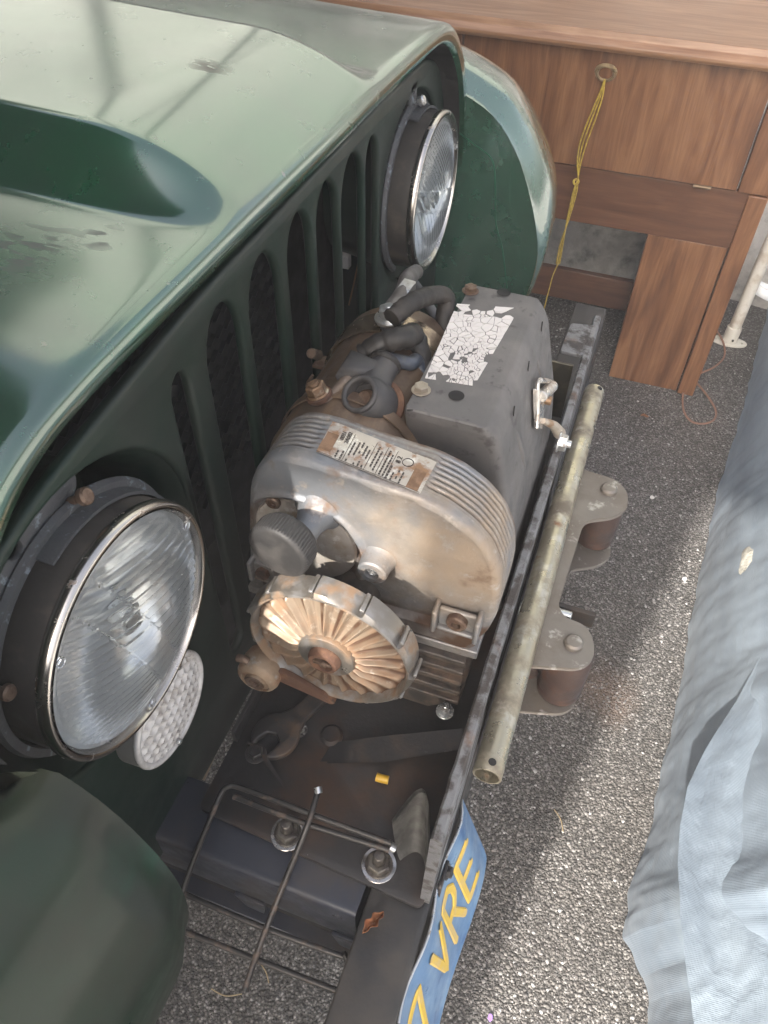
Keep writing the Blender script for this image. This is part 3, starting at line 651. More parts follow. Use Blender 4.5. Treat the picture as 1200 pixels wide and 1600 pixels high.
# boss with a set screw
p0 = on(592, 872, y=.405); p1 = p0 + np.array([0.0, -.017, 0.0])
g = G().lathe([(.0175, 0), (.0150, .003), (.0140, .010), (.0132, .0175), (.0115, .019), (.0068, .019), (.0062, .015), (0, .015)], p0, p1 - p0, 36)
mesh('plug_boss', g, alu, gh); mesh('set_screw', G().hexbolt(p0 + np.array([0, -.0135, 0]), (0, -1, 0), .0046, .004), zinc, gh)
# corner lug with bolt
p0 = on(716, 966, y=.398)
g = G(); x, y, z = p0
g.b2((x - .022, .386, z - .016), (x - .0175, .408, z + .014)); g.b2((x + .0165, .386, z - .016), (x + .021, .408, z + .014)); g.b2((x - .0175, .392, z - .018), (x + .0165, .402, z - .0135)); g.b2((x - .0175, .396, z - .0135), (x + .0165, .401, z + .010))
mesh('corner_lug', g, alu, gh, bevel=.0018)
mesh('lug_bolt', G().lathe([(.0095, 0), (.0095, .006), (.008, .0075), (.0045, .0075), (.004, .003), (0, .003)], (x, .397, z), (0, -1, 0), 28), rust_bolt, gh)
p0 = on(410, 888, y=.398); g = G(); x, y, z = p0
g.b2((x - .012, .390, z - .015), (x - .008, .408, z + .012)); g.b2((x + .012, .390, z - .015), (x + .016, .408, z + .012)); g.b2((x - .008, .396, z - .015), (x + .012, .402, z + .008)); mesh('corner_lug', g, alu, gh, bevel=.0015)
mesh('lug_bolt', G().cyl((x + .002, .398, z - .002), (x + .002, .391, z - .002), .007, n=6), rust, gh)
# flange strip between housing and body
ya = f2(398, 897); yb = f2(752, 1004)
g = G(); w1 = .0065
g.loft([[(ya[0], .3945, ya[1]), (ya[0], .3945, ya[1] - .010), (ya[0], .46, ya[1] - .010), (ya[0], .46, ya[1])], [(yb[0], .3945, yb[1] + .004), (yb[0], .3945, yb[1] - .007), (yb[0], .46, yb[1] - .007), (yb[0], .46, yb[1] + .004)]])
mesh('gasket_flange', g, alu, W, bevel=.0012)
# name plate, pitted and half legible
npm = pmat('worn_name_plate', (.42, .38, .35), rough=.36, metal=.7, layers=[((.27, .16, .09), 38, .57, .05, None, 0, .8), ((.62, .60, .58), 70, .60, .08, None, .8, .3)], bumps=[(500, .2, .0004)])
def top_at(px, py): p = on(px, py, z=.876); return p
c00, c10, c01, c11 = top_at(494, 708), top_at(657, 762), top_at(520, 661), top_at(683, 712)
zt = []
def surf_z(x):
    sel = [(abs(a[0] - x), a[1]) for a in pf if a[1] > .83]; return min(sel)[1]
def npt(u, v, h=.0008):
    p = (1 - u) * (1 - v) * c00 + u * (1 - v) * c10 + (1 - u) * v * c01 + u * v * c11
    return (p[0], p[1], surf_z(p[0]) + h)
gnp = G().grid(lambda u, v: npt(u, v), 30, 8)
nplate = mesh('name_plate', gnp, npm, gh)
ink = pmat('faded_black_print', (.06, .05, .045), rough=.6)
brown_ink = pmat('brown_stained_print', (.25, .15, .09), rough=.7, layers=[((.16, .09, .05), 90, .5, .1)])
g = G()
def dash(u0, u1, v0, v1): g.add([npt(u0, v0, .0012), npt(u1, v0, .0012), npt(u1, v1, .0012), npt(u0, v1, .0012)], [(0, 1, 2, 3)])
rr = random.Random(3)
for k, (ua, va, vb) in enumerate([(.17, .05, .30), (.215, .05, .30), (.27, .05, .72), (.31, .05, .70), (.345, .05, .74), (.385, .05, .70), (.42, .05, .66), (.49, .10, .80), (.525, .10, .78), (.59, .06, .82), (.625, .06, .80), (.66, .04, .45), (.70, .04, .40), (.74, .04, .42), (.78, .04, .38)]):
    v = va
    while v < vb:
        l = rr.uniform(.03, .09)
        if rr.random() < .8: dash(ua, ua + .016, v, min(vb, v + l))
        v += l + .02
for u in (.245, .455, .565, .655): dash(u, u + .005, .03, .88)
dash(.0, .99, .015, .03)
mesh('printed_lines', g, ink, nplate, smooth=0)
for u0_, u1_, v0_, v1_ in ((.86, .97, .02, .62), (.01, .12, .12, .66)):
    mesh('brown_patch', G().add([npt(u0_, v0_, .0011), npt(u1_, v0_, .0011), npt(u1_, v1_, .0011), npt(u0_, v1_, .0011)], [(0, 1, 2, 3)]), brown_ink, nplate, smooth=0)

uu = Vector(npt(0, 1)) - Vector(npt(0, 0)); vv = Vector(npt(0, .5)) - Vector(npt(1, .5))
for s_, u, v, sz_ in (('8031', .155, .70, .0052), ('2A082', .205, .70, .0052), ('8 2', .70, .66, .0062)):
    mesh('stamped_number', text_geo(s_, sz_, (npt(u, v, .0013), uu, vv), .0002), ink, nplate, smooth=0)
g = G().torus(npt(.78, .68, .001), (0, 0, 1), .0045, .0004, 24, 6); mesh('round_emblem', g, ink, nplate)
# lower body behind the wheel: cast end of the drum housing
g = G(); lo = [(-.262, .705), (-.262, .60), (-.245, .572), (-.08, .572), (-.052, .60), (-.046, .700)]
lo = dens(lo, 120); rings = []
for k, y in enumerate(np.linspace(.402, .470, 40)):
    i_ = .0022 * (1 if (k // 3) % 2 else 0)
    rings.append([(x, y, z) for x, z in lo])
g.loft([[(-.16 + (x + .16) * .96, .396, .64 + (z - .64) * .96) for x, z in lo]] + rings)
body = mesh('lower_housing', g, alu_dark, W, smooth=40)
for k, z in enumerate((.682, .664, .646, .628, .610)):
    g = G().b2((-.14, .389, z - .0025), (-.052, .398, z + .0025)); mesh('cast_fin', g, alu_dark, body, bevel=.0012)
g = G().lathe([(.050, 0), (.050, .16), (.066, .165), (.066, .18), (0, .18)], (-.155, .468, .635), (0, 1, 0), 48); mesh('cable_drum', g, alu_dark, W)
g = G().lathe([(.062, 0), (.066, .002), (.066, .05), (.05, .06), (0, .06)], (-.155, .72, .635), (0, 1, 0), 48); mesh('drum_bearing', g, alu_dark, W)
g = G()
for z in (.690, .60):
    for x in (-.235, -.075): g.cyl((x, .46, z), (x, .74, z), .009, n=12)
mesh('tie_rod', g, alu_dark, W, kind='stuff')
# motor
MC = (-.207, 0, .798)
g = G().lathe([(0, .455), (.060, .455), (.066, .460), (.0685, .468), (.0685, .530), (.0672, .533), (.0672, .612), (.0690, .614), (.0690, .655), (.066, .662), (.050, .668), (0, .668)], MC, (0, 1, 0), 96)
mot = mesh('motor', g, motor_m, W, smooth=40)
g = G().lathe([(.0695, .605), (.0715, .6055), (.0715, .6385), (.0695, .639)], MC, (0, 1, 0), 96)
band_m = pmat('brown_steel_band', (.34, .27, .20), rough=.24, metal=.85, layers=[((.12, .07, .045), 24, .58, .1, None, .4, .6)], bumps=[(300, .15, .0005)])
mb = mesh('motor_band', g, band_m, mot)
mesh('band_screw', G().cyl((-.292, .625, .808), (-.292, .607, .822), .0055, n=18, ch=.001), rust_bolt, mb)
g = G().tube([(-.288, .60, .80), (-.294, .598, .79), (-.297, .604, .778), (-.290, .61, .775)], .0016, 8); g.b2((-.294, .612, .80), (-.278, .632, .803)); mesh('band_clip', g, rust_bolt, mb)
g = G().lathe([(.0700, .496), (.0712, .4965), (.0712, .508), (.0700, .5085)], MC, (0, 1, 0), 96); mesh('end_seam', g, motor_m, mot)
# terminals
def terminal(p, ax, mats, r=.0105):
    ax = Vector(ax).normalized(); p = Vector(p); s_ = mesh('terminal', G().cyl(p - ax * .032, p - ax * .019, r * 1.35, r * 1.25, n=32, ch=.003), mats[1], mot)
    mesh('terminal_collar', G().cyl(p - ax * .019, p - ax * .010, r * 1.0, n=28, ch=.002), mats[2], s_)
    mesh('terminal_washer', G().cyl(p - ax * .004, p + ax * .001, r * 1.15, n=28, ch=.001), mats[2], s_)
    mesh('terminal_washer', G().cyl(p - ax * .001, p + ax * .0025, r * .98, n=28, ch=.001), mats[0], s_)
    mesh('terminal_nut', G().hexbolt(p + ax * .001, ax, r * .86, .0105, 0, .0015), mats[0], s_)
    return s_
brass = pmat('rusty_brass', (.22, .14, .085), rough=.42, metal=.6, layers=[((.42, .37, .31), 90, .60, .06, None, .8, .3), ((.10, .055, .03), 50, .6, .08, None, 0, .9)], bumps=[(500, .3, .0005)])
terminal(on(498, 616, z=.868), (-.35, -.1, 1), (brass, rust, rust))
terminal(on(609, 496, z=.880), (-.12, 0, 1), (zinc, motor_m, zinc), .0122)
# cables
zinc_lug = pmat('tinned_lug', (.50, .49, .46), rough=.32, metal=.85, layers=[((.30, .26, .22), 60, .58, .1, None, .5, .6)])
def cable(pts, r, mt, nm='power_cable', rf=None, n=16):
    return mesh(nm, G().tube(pts, r, n, 8, rf=rf), mt, W, smooth=60)
wrapf = lambda t, i: 1 + .07 * math.sin(i * 2.1) + (.05 if i % 5 < 2 else 0)
cable([on(568, 555, z=.872), on(600, 535, z=.885), on(635, 527, z=.888), on(648, 528, z=.866), (-.1585, .590, .836), (-.13, .60, .80)], .0105, rubber, rf=wrapf)
cable([on(612, 498, z=.888), on(640, 475, z=.892), on(668, 463, z=.888), on(697, 466, z=.872), (-.163, .660, .846), (-.12, .65, .79)], .0092, rubber, rf=lambda t, i: wrapf(t, i) if t < .4 else 1)
cable([on(608, 488, z=.884), on(628, 460, z=.884), on(637, 435, z=.872), on(650, 425, z=.84)], .0085, pmat('grey_cable', (.12, .11, .105), rough=.45, layers=[((.07, .062, .058), 30, .55, .1)]))
cable([on(645, 440, z=.80), on(660, 462, z=.81), on(682, 500, z=.80), on(692, 530, z=.79)], .006, pmat('grey_sheath', (.10, .098, .098), rough=.45))
cable([on(603, 560, z=.868), on(640, 568, z=.862), on(655, 572, z=.850), (-.13, .555, .80)], .0068, pmat('blue_grey_cable', (.055, .065, .085), rough=.4, layers=[((.10, .10, .10), 60, .6, .08)], bumps=[(500, .4, .001)]))
cable([on(610, 590, z=.845), on(625, 630, z=.835), on(650, 665, z=.81)], .008, rubber)
# ring lugs
pl = on(609, 497, z=.8790)
g = plate(circ(0, 0, .0150, 32), [circ(0, 0, .006, 16)], .003, (pl, (1, 0, 0), (0, 1, 0)), bev=.0008)
g.loft([[Vector(pl) + Vector(q) for q in r_] for r_ in ([(-.012, .010, -.001), (.010, .014, -.001), (.010, .014, .002), (-.012, .010, .002)], [(-.005, .034, .004), (.008, .034, .004), (.008, .034, .012), (-.005, .034, .012)], [(-.003, .052, .006), (.010, .050, .006), (.010, .050, .014), (-.003, .052, .014)])])
mesh('ring_lug', g, zinc_lug, W, smooth=40)
g = G().tube([on(506, 632, z=.861), on(522, 615, z=.864), on(538, 600, z=.868), on(552, 584, z=.872)], .0062, 14, rf=lambda t, i: .8 + .35 * t); mesh('ring_lug', g, pmat('brown_crimp', (.17, .13, .10), rough=.5, metal=.5, layers=[((.30, .26, .22), 60, .6, .08)]), W)
# rubber boot over the second terminal
bp_ = np.array(on(570, 622, z=.868)); up_ = Vector((-.25, -.55, .75)).normalized()
side_ = Vector((.35, .75, .45)).normalized()
g = G().lathe([(.0135, 0), (.019, -.004), (.0215, -.012), (.0225, -.022), (.0225, -.034), (.018, -.036)], bp_ + np.array(up_) * .010, up_, 36)
g.lathe([(.0135, 0), (.0125, -.010), (.0125, -.030)], bp_ + np.array(up_) * .010, up_, 36)
boot = mesh('rubber_boot', g, rubber_grey, W, smooth=60)
mesh('boot_sleeve', G().tube([bp_ + np.array([.004, .010, -.004]), on(588, 592, z=.868), on(606, 565, z=.872)], .0150, 20, rf=lambda t, i: 1.1 - .22 * t), rubber_grey, boot)
fa = [on(*q, z=.874) for q in ((524, 588), (546, 552), (570, 562), (604, 577), (592, 592), (560, 592))]
g = G(); g.loft([[p_ + np.array([0, 0, h_]) + (np.mean(fa, 0) - p_) * e_ for p_ in fa] for h_, e_ in ((-.008, .1), (.000, .0), (.006, .12), (.009, .35), (.010, .8))]); mesh('boot_flap', g, rubber_grey, boot, smooth=60)
g = G().torus(bp_ + np.array(up_) * .010, up_, .0152, .0026, 36, 10); mesh('boot_rim', g, rubber_grey, boot)
mesh('boot_collar', G().torus(on(601, 568, z=.872), on(606, 562, z=.874) - on(590, 592, z=.868), .0125, .0035, 28, 10), rubber, boot)
mesh('terminal_post', G().cyl(bp_ - np.array(up_) * .012, bp_ + np.array(up_) * .002, .0088, n=20, ch=.003), rust_bolt, boot)
mesh('terminal_base', G().cyl(bp_ - np.array(up_) * .030, bp_ - np.array(up_) * .022, .027, n=28, ch=.003), rust, boot)
# clutch knob
k0 = np.array(on(496, 800, y=.405)); k1 = k0 + np.array([-.004, -.058, -.004])
g = G().lathe([(.0215, 0), (.0175, .003), (.0150, .008), (.0120, .016), (.0112, .052), (0, .052)], k0, k1 - k0, 36); mesh('knob_shaft', g, alu, W)
kc = np.array(on(431, 866, y=.338)); ka = Vector((-.12, -1, .0)).normalized(); kb = kc - np.array(ka) * .020
nk = 72
def knob(u, v):
    i = int(v * 10 + .5)
    prof = [(.012, -.004), (.0235, -.003), (.0255, 0), (.0265, .003), (.0265, .014), (.0268, .0165), (.0262, .0180), (.0245, .0195), (.022, .0200), (.012, .0206), (.0001, .0208)]
    r, h = prof[i]; a = 2 * math.pi * u
    if 2 < i < 6: r += .00035 * math.cos(a * 60)
    u_ = ka.orthogonal().normalized(); w_ = ka.cross(u_)
    return Vector(kb) + ka * h + (u_ * math.cos(a) + w_ * math.sin(a)) * r
mesh('clutch_knob', G().grid(knob, 480, 10, wrapu=True), knob_m, W, smooth=50)
# vaned wheel
wc = np.array([-.160, .326, .736]); RW = .0735; NV = 21
def wheel(u, v):
    a = 2 * math.pi * u; r = .020 + (RW - .0055 - .020) * v
    dish = .010 * (1 - v) ** 1.5
    ph = ((NV * (u + .006 * v)) % 1.0)
    saw = 1 - math.exp(-(abs((ph - .42) / (.20 if ph < .42 else .11))) ** 2.0)
    amp = .0055 * sstep(0, .35, v) * (1 - .55 * sstep(.90, 1, v))
    h = -dish * 0.6 - amp * (1 - saw ** 1.3) * -1 - amp
    rr_ = .0008 * math.sin(ph * math.pi)
    return (wc[0] + r * math.cos(a), wc[1] + .0060 - dish * .8 - amp * (1 - saw) + .003 * v, wc[2] + r * math.sin(a))
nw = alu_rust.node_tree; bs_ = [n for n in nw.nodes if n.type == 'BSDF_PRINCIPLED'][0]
at_ = nw.nodes.new('ShaderNodeAttribute'); at_.attribute_name = 'grime_shade'; mx_ = nw.nodes.new('ShaderNodeMixRGB'); mx_.inputs[2].default_value = (.075, .036, .020, 1)
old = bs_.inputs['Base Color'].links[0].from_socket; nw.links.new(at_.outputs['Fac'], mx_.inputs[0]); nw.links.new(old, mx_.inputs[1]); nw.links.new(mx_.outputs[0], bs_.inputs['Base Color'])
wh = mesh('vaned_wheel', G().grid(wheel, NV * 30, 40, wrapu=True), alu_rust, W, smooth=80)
ga = wh.data.attributes.new('grime_shade', 'FLOAT', 'POINT')  # rusty grime plus groove shade painted beside each vane ridge
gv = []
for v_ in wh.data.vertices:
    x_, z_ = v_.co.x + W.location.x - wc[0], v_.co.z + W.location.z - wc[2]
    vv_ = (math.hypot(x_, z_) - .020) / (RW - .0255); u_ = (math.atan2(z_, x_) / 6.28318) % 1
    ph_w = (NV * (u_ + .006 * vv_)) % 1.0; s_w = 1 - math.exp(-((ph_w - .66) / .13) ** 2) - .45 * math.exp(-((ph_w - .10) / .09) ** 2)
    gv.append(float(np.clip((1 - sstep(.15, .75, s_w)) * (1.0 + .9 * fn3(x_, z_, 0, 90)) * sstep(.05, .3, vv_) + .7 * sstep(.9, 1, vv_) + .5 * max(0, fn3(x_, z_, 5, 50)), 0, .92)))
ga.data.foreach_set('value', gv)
def band(u, v):
    a = 2 * math.pi * u; ph = (11 * u) % 1
    prof = [(RW - .0055, .010), (RW - .0040, .002), (RW - .0022, -.0002), (RW - .0004, .0004), (RW + .0010, .003), (RW + .0026, .012), (RW + .0026, .021), (RW - .006, .023), (.02, .024)]
    r, h = prof[int(v * 8 + .5)]
    if 3 < int(v * 8 + .5) < 8: r += .0040 * (ph - .5)
    if int(v * 8 + .5) in (3, 4): r += .0012 * (ph - .5)
    return (wc[0] + r * math.cos(a), wc[1] + h, wc[2] + r * math.sin(a))
mesh('wheel_band', G().grid(band, 11 * 30, 8, wrapu=True), alu_dull, wh, smooth=32)
for k in range(11):
    a = 2 * math.pi * (k / 11 + .004); d = Vector((math.cos(a), 0, math.sin(a))); t_ = Vector((-math.sin(a), 0, math.cos(a)))
    c = Vector(wc) + Vector((0, .012, 0)) + d * (RW + .0033)
    if k: o_ = clone(rib0, wh, c, (0, -a, 0)); continue
    rib0 = mesh('band_rib', G().box(c, (.0028, .018, .0040)), alu_dull, wh, at=c, bevel=.0007); rib0.rotation_euler = (0, -a, 0)
mesh('hub_washer', G().lathe([(.0245, .0), (.0255, -.0012), (.0255, -.004), (.019, -.006)], (wc[0], wc[1] - .0045, wc[2]), (0, -1, 0), 48), alu_dull, wh)
mesh('hub_washer', G().lathe([(0, .0022), (.0250, .0022), (.0258, .001), (.0258, -.004)], (wc[0], wc[1] - .0025, wc[2]), (0, -1, 0), 48), alu_dull, wh)
hn = mesh('hub_nut', G().lathe([(.0145, 0), (.0145, .004), (.0125, .008), (.0095, .0085), (.0088, .005), (0, .005)], (wc[0], wc[1] - .004, wc[2]), (0, -1, 0), 40), rust, wh)
g = G().b2((wc[0] - .008, wc[1] - .0125, wc[2] - .0015), (wc[0] + .008, wc[1] - .0085, wc[2] + .0022)); g.cyl((wc[0] + .001, wc[1] - .009, wc[2]), (wc[0] + .001, wc[1] - .0135, wc[2]), .0035, n=14, ch=.001); mesh('hub_key', g, rust_bolt, wh, bevel=.001)
mesh('wheel_shaft', G().cyl((wc[0], wc[1] + .03, wc[2]), (wc[0], .41, wc[2] - .01), .020, n=28), alu_dark, W)
# rusty clamp stud beside the wheel
c0 = np.array(on(400, 1062, y=.312))
g = G().lathe([(0, .030), (.014, .030), (.0185, .026), (.0205, .018), (.0205, .004), (.0185, 0), (.0145, -.0025), (.0140, -.0005), (.0105, -.001), (.0100, -.004)], c0, (0, 1, 0), 40)
cl = mesh('adjusting_clamp', g, pmat('rusty_zinc_clamp', (.30, .22, .15), rough=.55, metal=.5, layers=[((.20, .10, .05), 30, .52, .1, None, 0, .85), ((.42, .38, .33), 60, .6, .08, None, .7, .4)], bumps=[(400, .4, .0008)]), W)
mesh('socket_plug', G().lathe([(.0102, -.003), (.0098, -.0045), (.0055, -.0045), (.005, -.001), (0, -.001)], c0, (0, 1, 0), 6), rust_bolt, cl)
g = G().tube([on(372, 1028, y=.318), on(385, 1032, y=.318), on(398, 1045, y=.322)], .004, 10); mesh('clamp_ear', g, rust_bolt, cl)
g = plate(rounded([(-.002, -.006), (.055, -.012), (.060, -.006), (.018, .010), (.0, .012)], .003), [], .006, ((c0[0] + .014, .325, c0[2] - .002), (1, 0, -.12), (0, 0, 1)), bev=.001)
mesh('clamp_arm', g, rust, cl)
# control box
bt = .8669
def ring(dx0, dx1, y0, y1, z, r):
    return [(x, y, z) for x, y in rounded([(dx0, y0), (dx1, y0), (dx1, y1), (dx0, y1)], [.004, r, r, .004], 7)]
rings = [ring(-.1555, -.0880, .5060, .7220, bt, .007), ring(-.1562, -.0815, .5045, .7250, bt - .0016, .009), ring(-.1562, -.0745, .5043, .7260, bt - .009, .012), ring(-.1555, -.0685, .5065, .7270, bt - .021, .012), ring(-.153, -.0485, .510, .730, .763, .012), ring(-.151, -.0420, .514, .732, .703, .012), ring(-.150, -.0395, .516, .732, .60, .012)]
R2 = []
for p_, q_ in zip(rings[:-1], rings[1:]):
    for t in np.linspace(0, 1, 4, endpoint=False): R2.append([tuple((1 - t) * np.array(p) + t * np.array(q)) for p, q in zip(p_, q_)])
R2.append(rings[-1])
g = G().loft(R2)
cb = mesh('control_box', g, ctrl_m, W, smooth=35)
def onbox(px, py, off=.0):
    zs = [bt, bt - .009, bt - .021, .763, .703, .60]; xs = [-.081, -.0745, -.0685, -.0485, -.0420, -.0395]
    best = None
    for x in np.linspace(-.095, -.036, 240):
        p = on(px, py, x=x); e = abs(np.interp(-p[2], [-z for z in zs], xs) - x) if p[2] < bt + .002 else 9
        if best is None or e < best[0]: best = (e, p)
    return best[1] + np.array([off, 0, 0])
# pressed ribs on its outer side
for q0, q1 in (((806, 668), (822, 735)), ((838, 560), (846, 590))):
    e0, e1 = onbox(*q0), onbox(*q1)
    mesh('pressed_rib', G().tube([e0 * (1 - t) + e1 * t - np.array([.0025, 0, 0]) for t in np.linspace(0, 1, 5)], .0050, 12, rf=lambda t, i: .4 + .6 * math.sin(math.pi * min(1, max(0, t)))), ctrl_m, cb)
lab = pmat('crackle_paint_label', (.62, .585, .56), rough=.6, bumps=[(200, .2, .0006)])
# flaking white label: voronoi chips raised a little, with gaps
corners = [on(664, 590, z=bt + .001), on(741, 602, z=bt + .001), on(812, 481, z=bt + .001), on(714, 474, z=bt + .001)]
cA, cB, cC, cD = [np.array(c) for c in corners]
lr = np.random.default_rng(11)
def lp(u, v, h=0):
    p = (1 - u) * (1 - v) * cA + u * (1 - v) * cB + (1 - u) * v * cD + u * v * cC; return (p[0], p[1], bt + h)
# chips: the cells between random cracks; width .6, length 1 in label units
LW, LL = .62, 1.0
sites = [(lr.uniform(0, LW), LL * lr.uniform(0, 1)) for _ in range(170)] + [(.40 + lr.uniform(-.16, .16), lr.uniform(0, .5)) for _ in range(90)]
sites = np.array(sites); sites[:, 0] += .006 * np.sin(sites[:, 1] * 40)
def clip(poly, n_, c_):
    o_ = []
    for i_ in range(len(poly)):
        p, q = poly[i_], poly[(i_ + 1) % len(poly)]; dp, dq = p @ n_ - c_, q @ n_ - c_
        if dp <= 0: o_.append(p)
        if dp * dq < 0: o_.append(p + (q - p) * (dp / (dp - dq)))
    return o_
g = G()
for k, s_ in enumerate(sites):
    sc_ = np.array([1, 1.25]); poly = [np.array(q, float) for q in ((0, 0), (LW, 0), (LW, LL), (0, LL))]
    dd = ((sites - s_) * sc_) ** 2; order = np.argsort(dd.sum(1))[1:]
    gap = lr.choice([.0012, .0025, .0045, .0075], p=[.35, .33, .22, .10])
    for o_ in order:
        d_ = (sites[o_] - s_) * sc_ ** 2; m_ = (sites[o_] + s_) / 2; L2 = np.linalg.norm(d_)
        poly = clip(poly, d_ / L2, m_ @ d_ / L2 - gap)
        if len(poly) < 3: break
    if len(poly) < 3: continue
    u_, v_ = s_[0] / LW, s_[1]
    miss = .04 + (.75 if (v_ > .93 and .22 < u_ < .66) else 0) + (.55 if (abs(u_ - .52) < .10 and abs(v_ - .30) < .06) else 0) + (.7 if abs(u_ - .30) < .10 and v_ < .09 else 0) + (.5 if abs(u_ - .9) < .1 and v_ > .9 else 0) + (.5 if u_ > .93 and v_ < .35 and (v_ * 9) % 1 < .5 else 0)
    if lr.random() < miss: continue
    pts = []
    c = np.mean(poly, 0)
    for p, q in zip(poly, poly[1:] + poly[:1]):
        n_ = max(1, int(np.linalg.norm(q - p) / .018))
        for t in range(n_):
            e_ = p + (q - p) * t / n_; pts.append(e_ + (c - e_) * lr.uniform(-.01, .07))
    n = len(pts)
    for arr_h, f_ in ((None, None),):
        top_ = [lp(p[0] / LW, p[1], .0008) for p in pts]; bot_ = [lp(*((c + (p - c) * .995) / np.array([LW, 1])), .0001) for p in pts]
        g.add(top_ + bot_, [tuple(range(n))] + [(k_, (k_ + 1) % n, n + (k_ + 1) % n, n + k_) for k_ in range(n)])
mesh('flaking_label', g, lab, cb, smooth=0, kind='stuff')
for q, mt in (((735, 455), rust_bolt), ((658, 610), pmat('tan_bolt', (.30, .26, .21), rough=.45, metal=.5))):
    p = on(*q, z=bt + .0005); mesh('cover_bolt', G().hexbolt(p, (0, 0, 1), .0068, .0062, .0088), mt, cb, at=p, smooth=30)
for q in ((787, 458), (713, 619)):
    p = on(*q, z=bt); mesh('cover_hole', G().lathe([(.0072, .0008), (.0064, .0004), (0, .0003)], p, (0, 0, 1), 24), blackm, cb, at=p)
g = G()
pts = [on(*q, z=bt - .001) for q in ((636, 641), (665, 640), (690, 637), (704, 630), (710, 622))]
mesh('crack', G().tube(pts, .0009, 6), blackm, cb)
for q in ((822, 572), (843, 510), (799, 642)):
    p = onbox(*q); mesh('side_slit', G().tube([p + np.array([.002, 0, .006]), p + np.array([.0025, .001, -.006])], .0007, 6, smooth=1), blackm, cb)
# over-centre latch
lt = np.array(on(842, 610, x=-.052))
lm = pmat('tinned_latch', (.55, .53, .50), rough=.28, metal=.85, layers=[((.32, .24, .18), 70, .6, .08, None, .4, .6)])
def latch_p(px, py, x=-.046): return onbox(px, py, .006 + (x + .046))
g = G().tube([latch_p(834, 592), latch_p(831, 600), latch_p(831, 640), latch_p(829, 668)], .0022, 8); g.tube([latch_p(834, 592), latch_p(852, 596), latch_p(853, 612)], .003, 8)
g.loft([[latch_p(829, 606, -.050), latch_p(846, 610, -.050), latch_p(846, 610, -.045), latch_p(829, 606, -.045)], [latch_p(829, 626, -.050), latch_p(841, 630, -.050), latch_p(841, 630, -.045), latch_p(829, 626, -.045)], [latch_p(831, 668, -.050), latch_p(839, 668, -.050), latch_p(839, 668, -.046), latch_p(831, 668, -.046)]])
la = mesh('latch', g, lm, cb, bevel=.0008)
mesh('latch_roller', G().cyl(latch_p(836, 618), latch_p(850, 600, -.043), .0062, n=18, ch=.001), lm, la)
mesh('latch_pin', G().cyl(latch_p(841, 622, -.046), latch_p(841, 622, -.038), .0048, n=18, ch=.001), brass, la)
mesh('latch_tongue', G().tube([latch_p(838, 655, -.045), latch_p(848, 661, -.040), latch_p(855, 672, -.038)], .006, 12, rf=lambda t, i: .5 + .7 * t), pmat('cream_tongue', (.52, .45, .37), rough=.4, metal=.5, layers=[((.35, .22, .13), 60, .6, .08)]), la)
g = G().b2((-.15, .52, .557), (-.05, .73, .60)); mesh('box_base', g, blackm, W)
# ------------------------------------------------------------------ pipe lying in front of the plate
tn, tf = np.array(on(757, 1212, z=.645)), np.array(on(929, 612, z=.645)); tn[0] = -.006; tf[0] = -.006
PR = .0132
g = G().lathe([(PR - .0022, .0), (PR - .0004, 0), (PR, .0006), (PR, .999), (PR - .0004, 1.0), (PR - .0022, 1.0)], (0, 0, 0), (0, 1, 0), 48)
L_ = float(np.linalg.norm(tf - tn)); g = G().lathe([(PR - .0022, .0), (PR - .0004, 0), (PR, .0006)] + [(PR, L_ * k / 30) for k in range(1, 30)] + [(PR, L_ - .0006), (PR - .0022, L_), (PR - .0022, L_ * .5), (PR - .0022, 0.0)], tn, tf - tn, 48)
pipe = mesh('steel_pipe', g, tube_m, None, at=tn, smooth=50, label='yellowish plated steel pipe lying along the upright winch plate', category='pipe')
for p, nm in ((on(768, 1193, z=.655), 0), (on(937, 607, z=.656), 1)):
    d = (Vector(p) - Vector(tn)); ax = Vector(tf - tn).normalized(); rad_ = (d - ax * d.dot(ax)).normalized(); q = Vector(tn) + ax * d.dot(ax) + rad_ * PR
    mesh('cross_hole', G().lathe([(.0036, .0004), (.0030, .0002), (0, .0001)], q, rad_, 20), blackm, pipe, at=q)
# ------------------------------------------------------------------ roller fairlead
zf = .630
F = thing('roller_fairlead', (.02, .6, .55), 'grey roller fairlead bracket with two rusty upright rollers in front of pipe', 'fairlead')
def ft(px, py, z=zf): p = on(px, py, z=z); return (p[0], p[1])
top = [(-.012, .395), ft(800, 1032), ft(832, 1038), ft(905, 1043), ft(926, 1030), ft(927, 1003), ft(915, 978), ft(880, 965), ft(870, 945), ft(912, 812), ft(960, 806), ft(980, 793), ft(979, 768), ft(962, 750), ft(912, 735), (-.012, .765)]
top = rounded(top, [.002, .002, .004, .012, .014, .014, .012, .01, .012, .012, .012, .014, .014, .014, .004, .002], 7)
pins = [ft(896, 1006), ft(951, 766)]
g = plate(top, [], .006, ((0, 0, zf - .003), (1, 0, 0), (0, 1, 0)), bev=.0012, res=2); mesh('bracket', g, fair_m, F)
bot = [(x, y, 0) for x, y in top]
g = plate(top, [], .006, ((0, 0, zf - .095), (1, 0, 0), (0, 1, 0)), bev=.0012, res=2); mesh('bracket', g, fair_m, F)
g = plate(rounded([(.385, .52), (.775, .52), (.775, .64), (.385, .64)], .006), [rounded([(.475, .545), (.69, .545), (.69, .61), (.475, .61)], .01)], .006, ((-.014, 0, 0), (0, 1, 0), (0, 0, 1)), bev=.001); mesh('back_plate', g, fair_m, F)
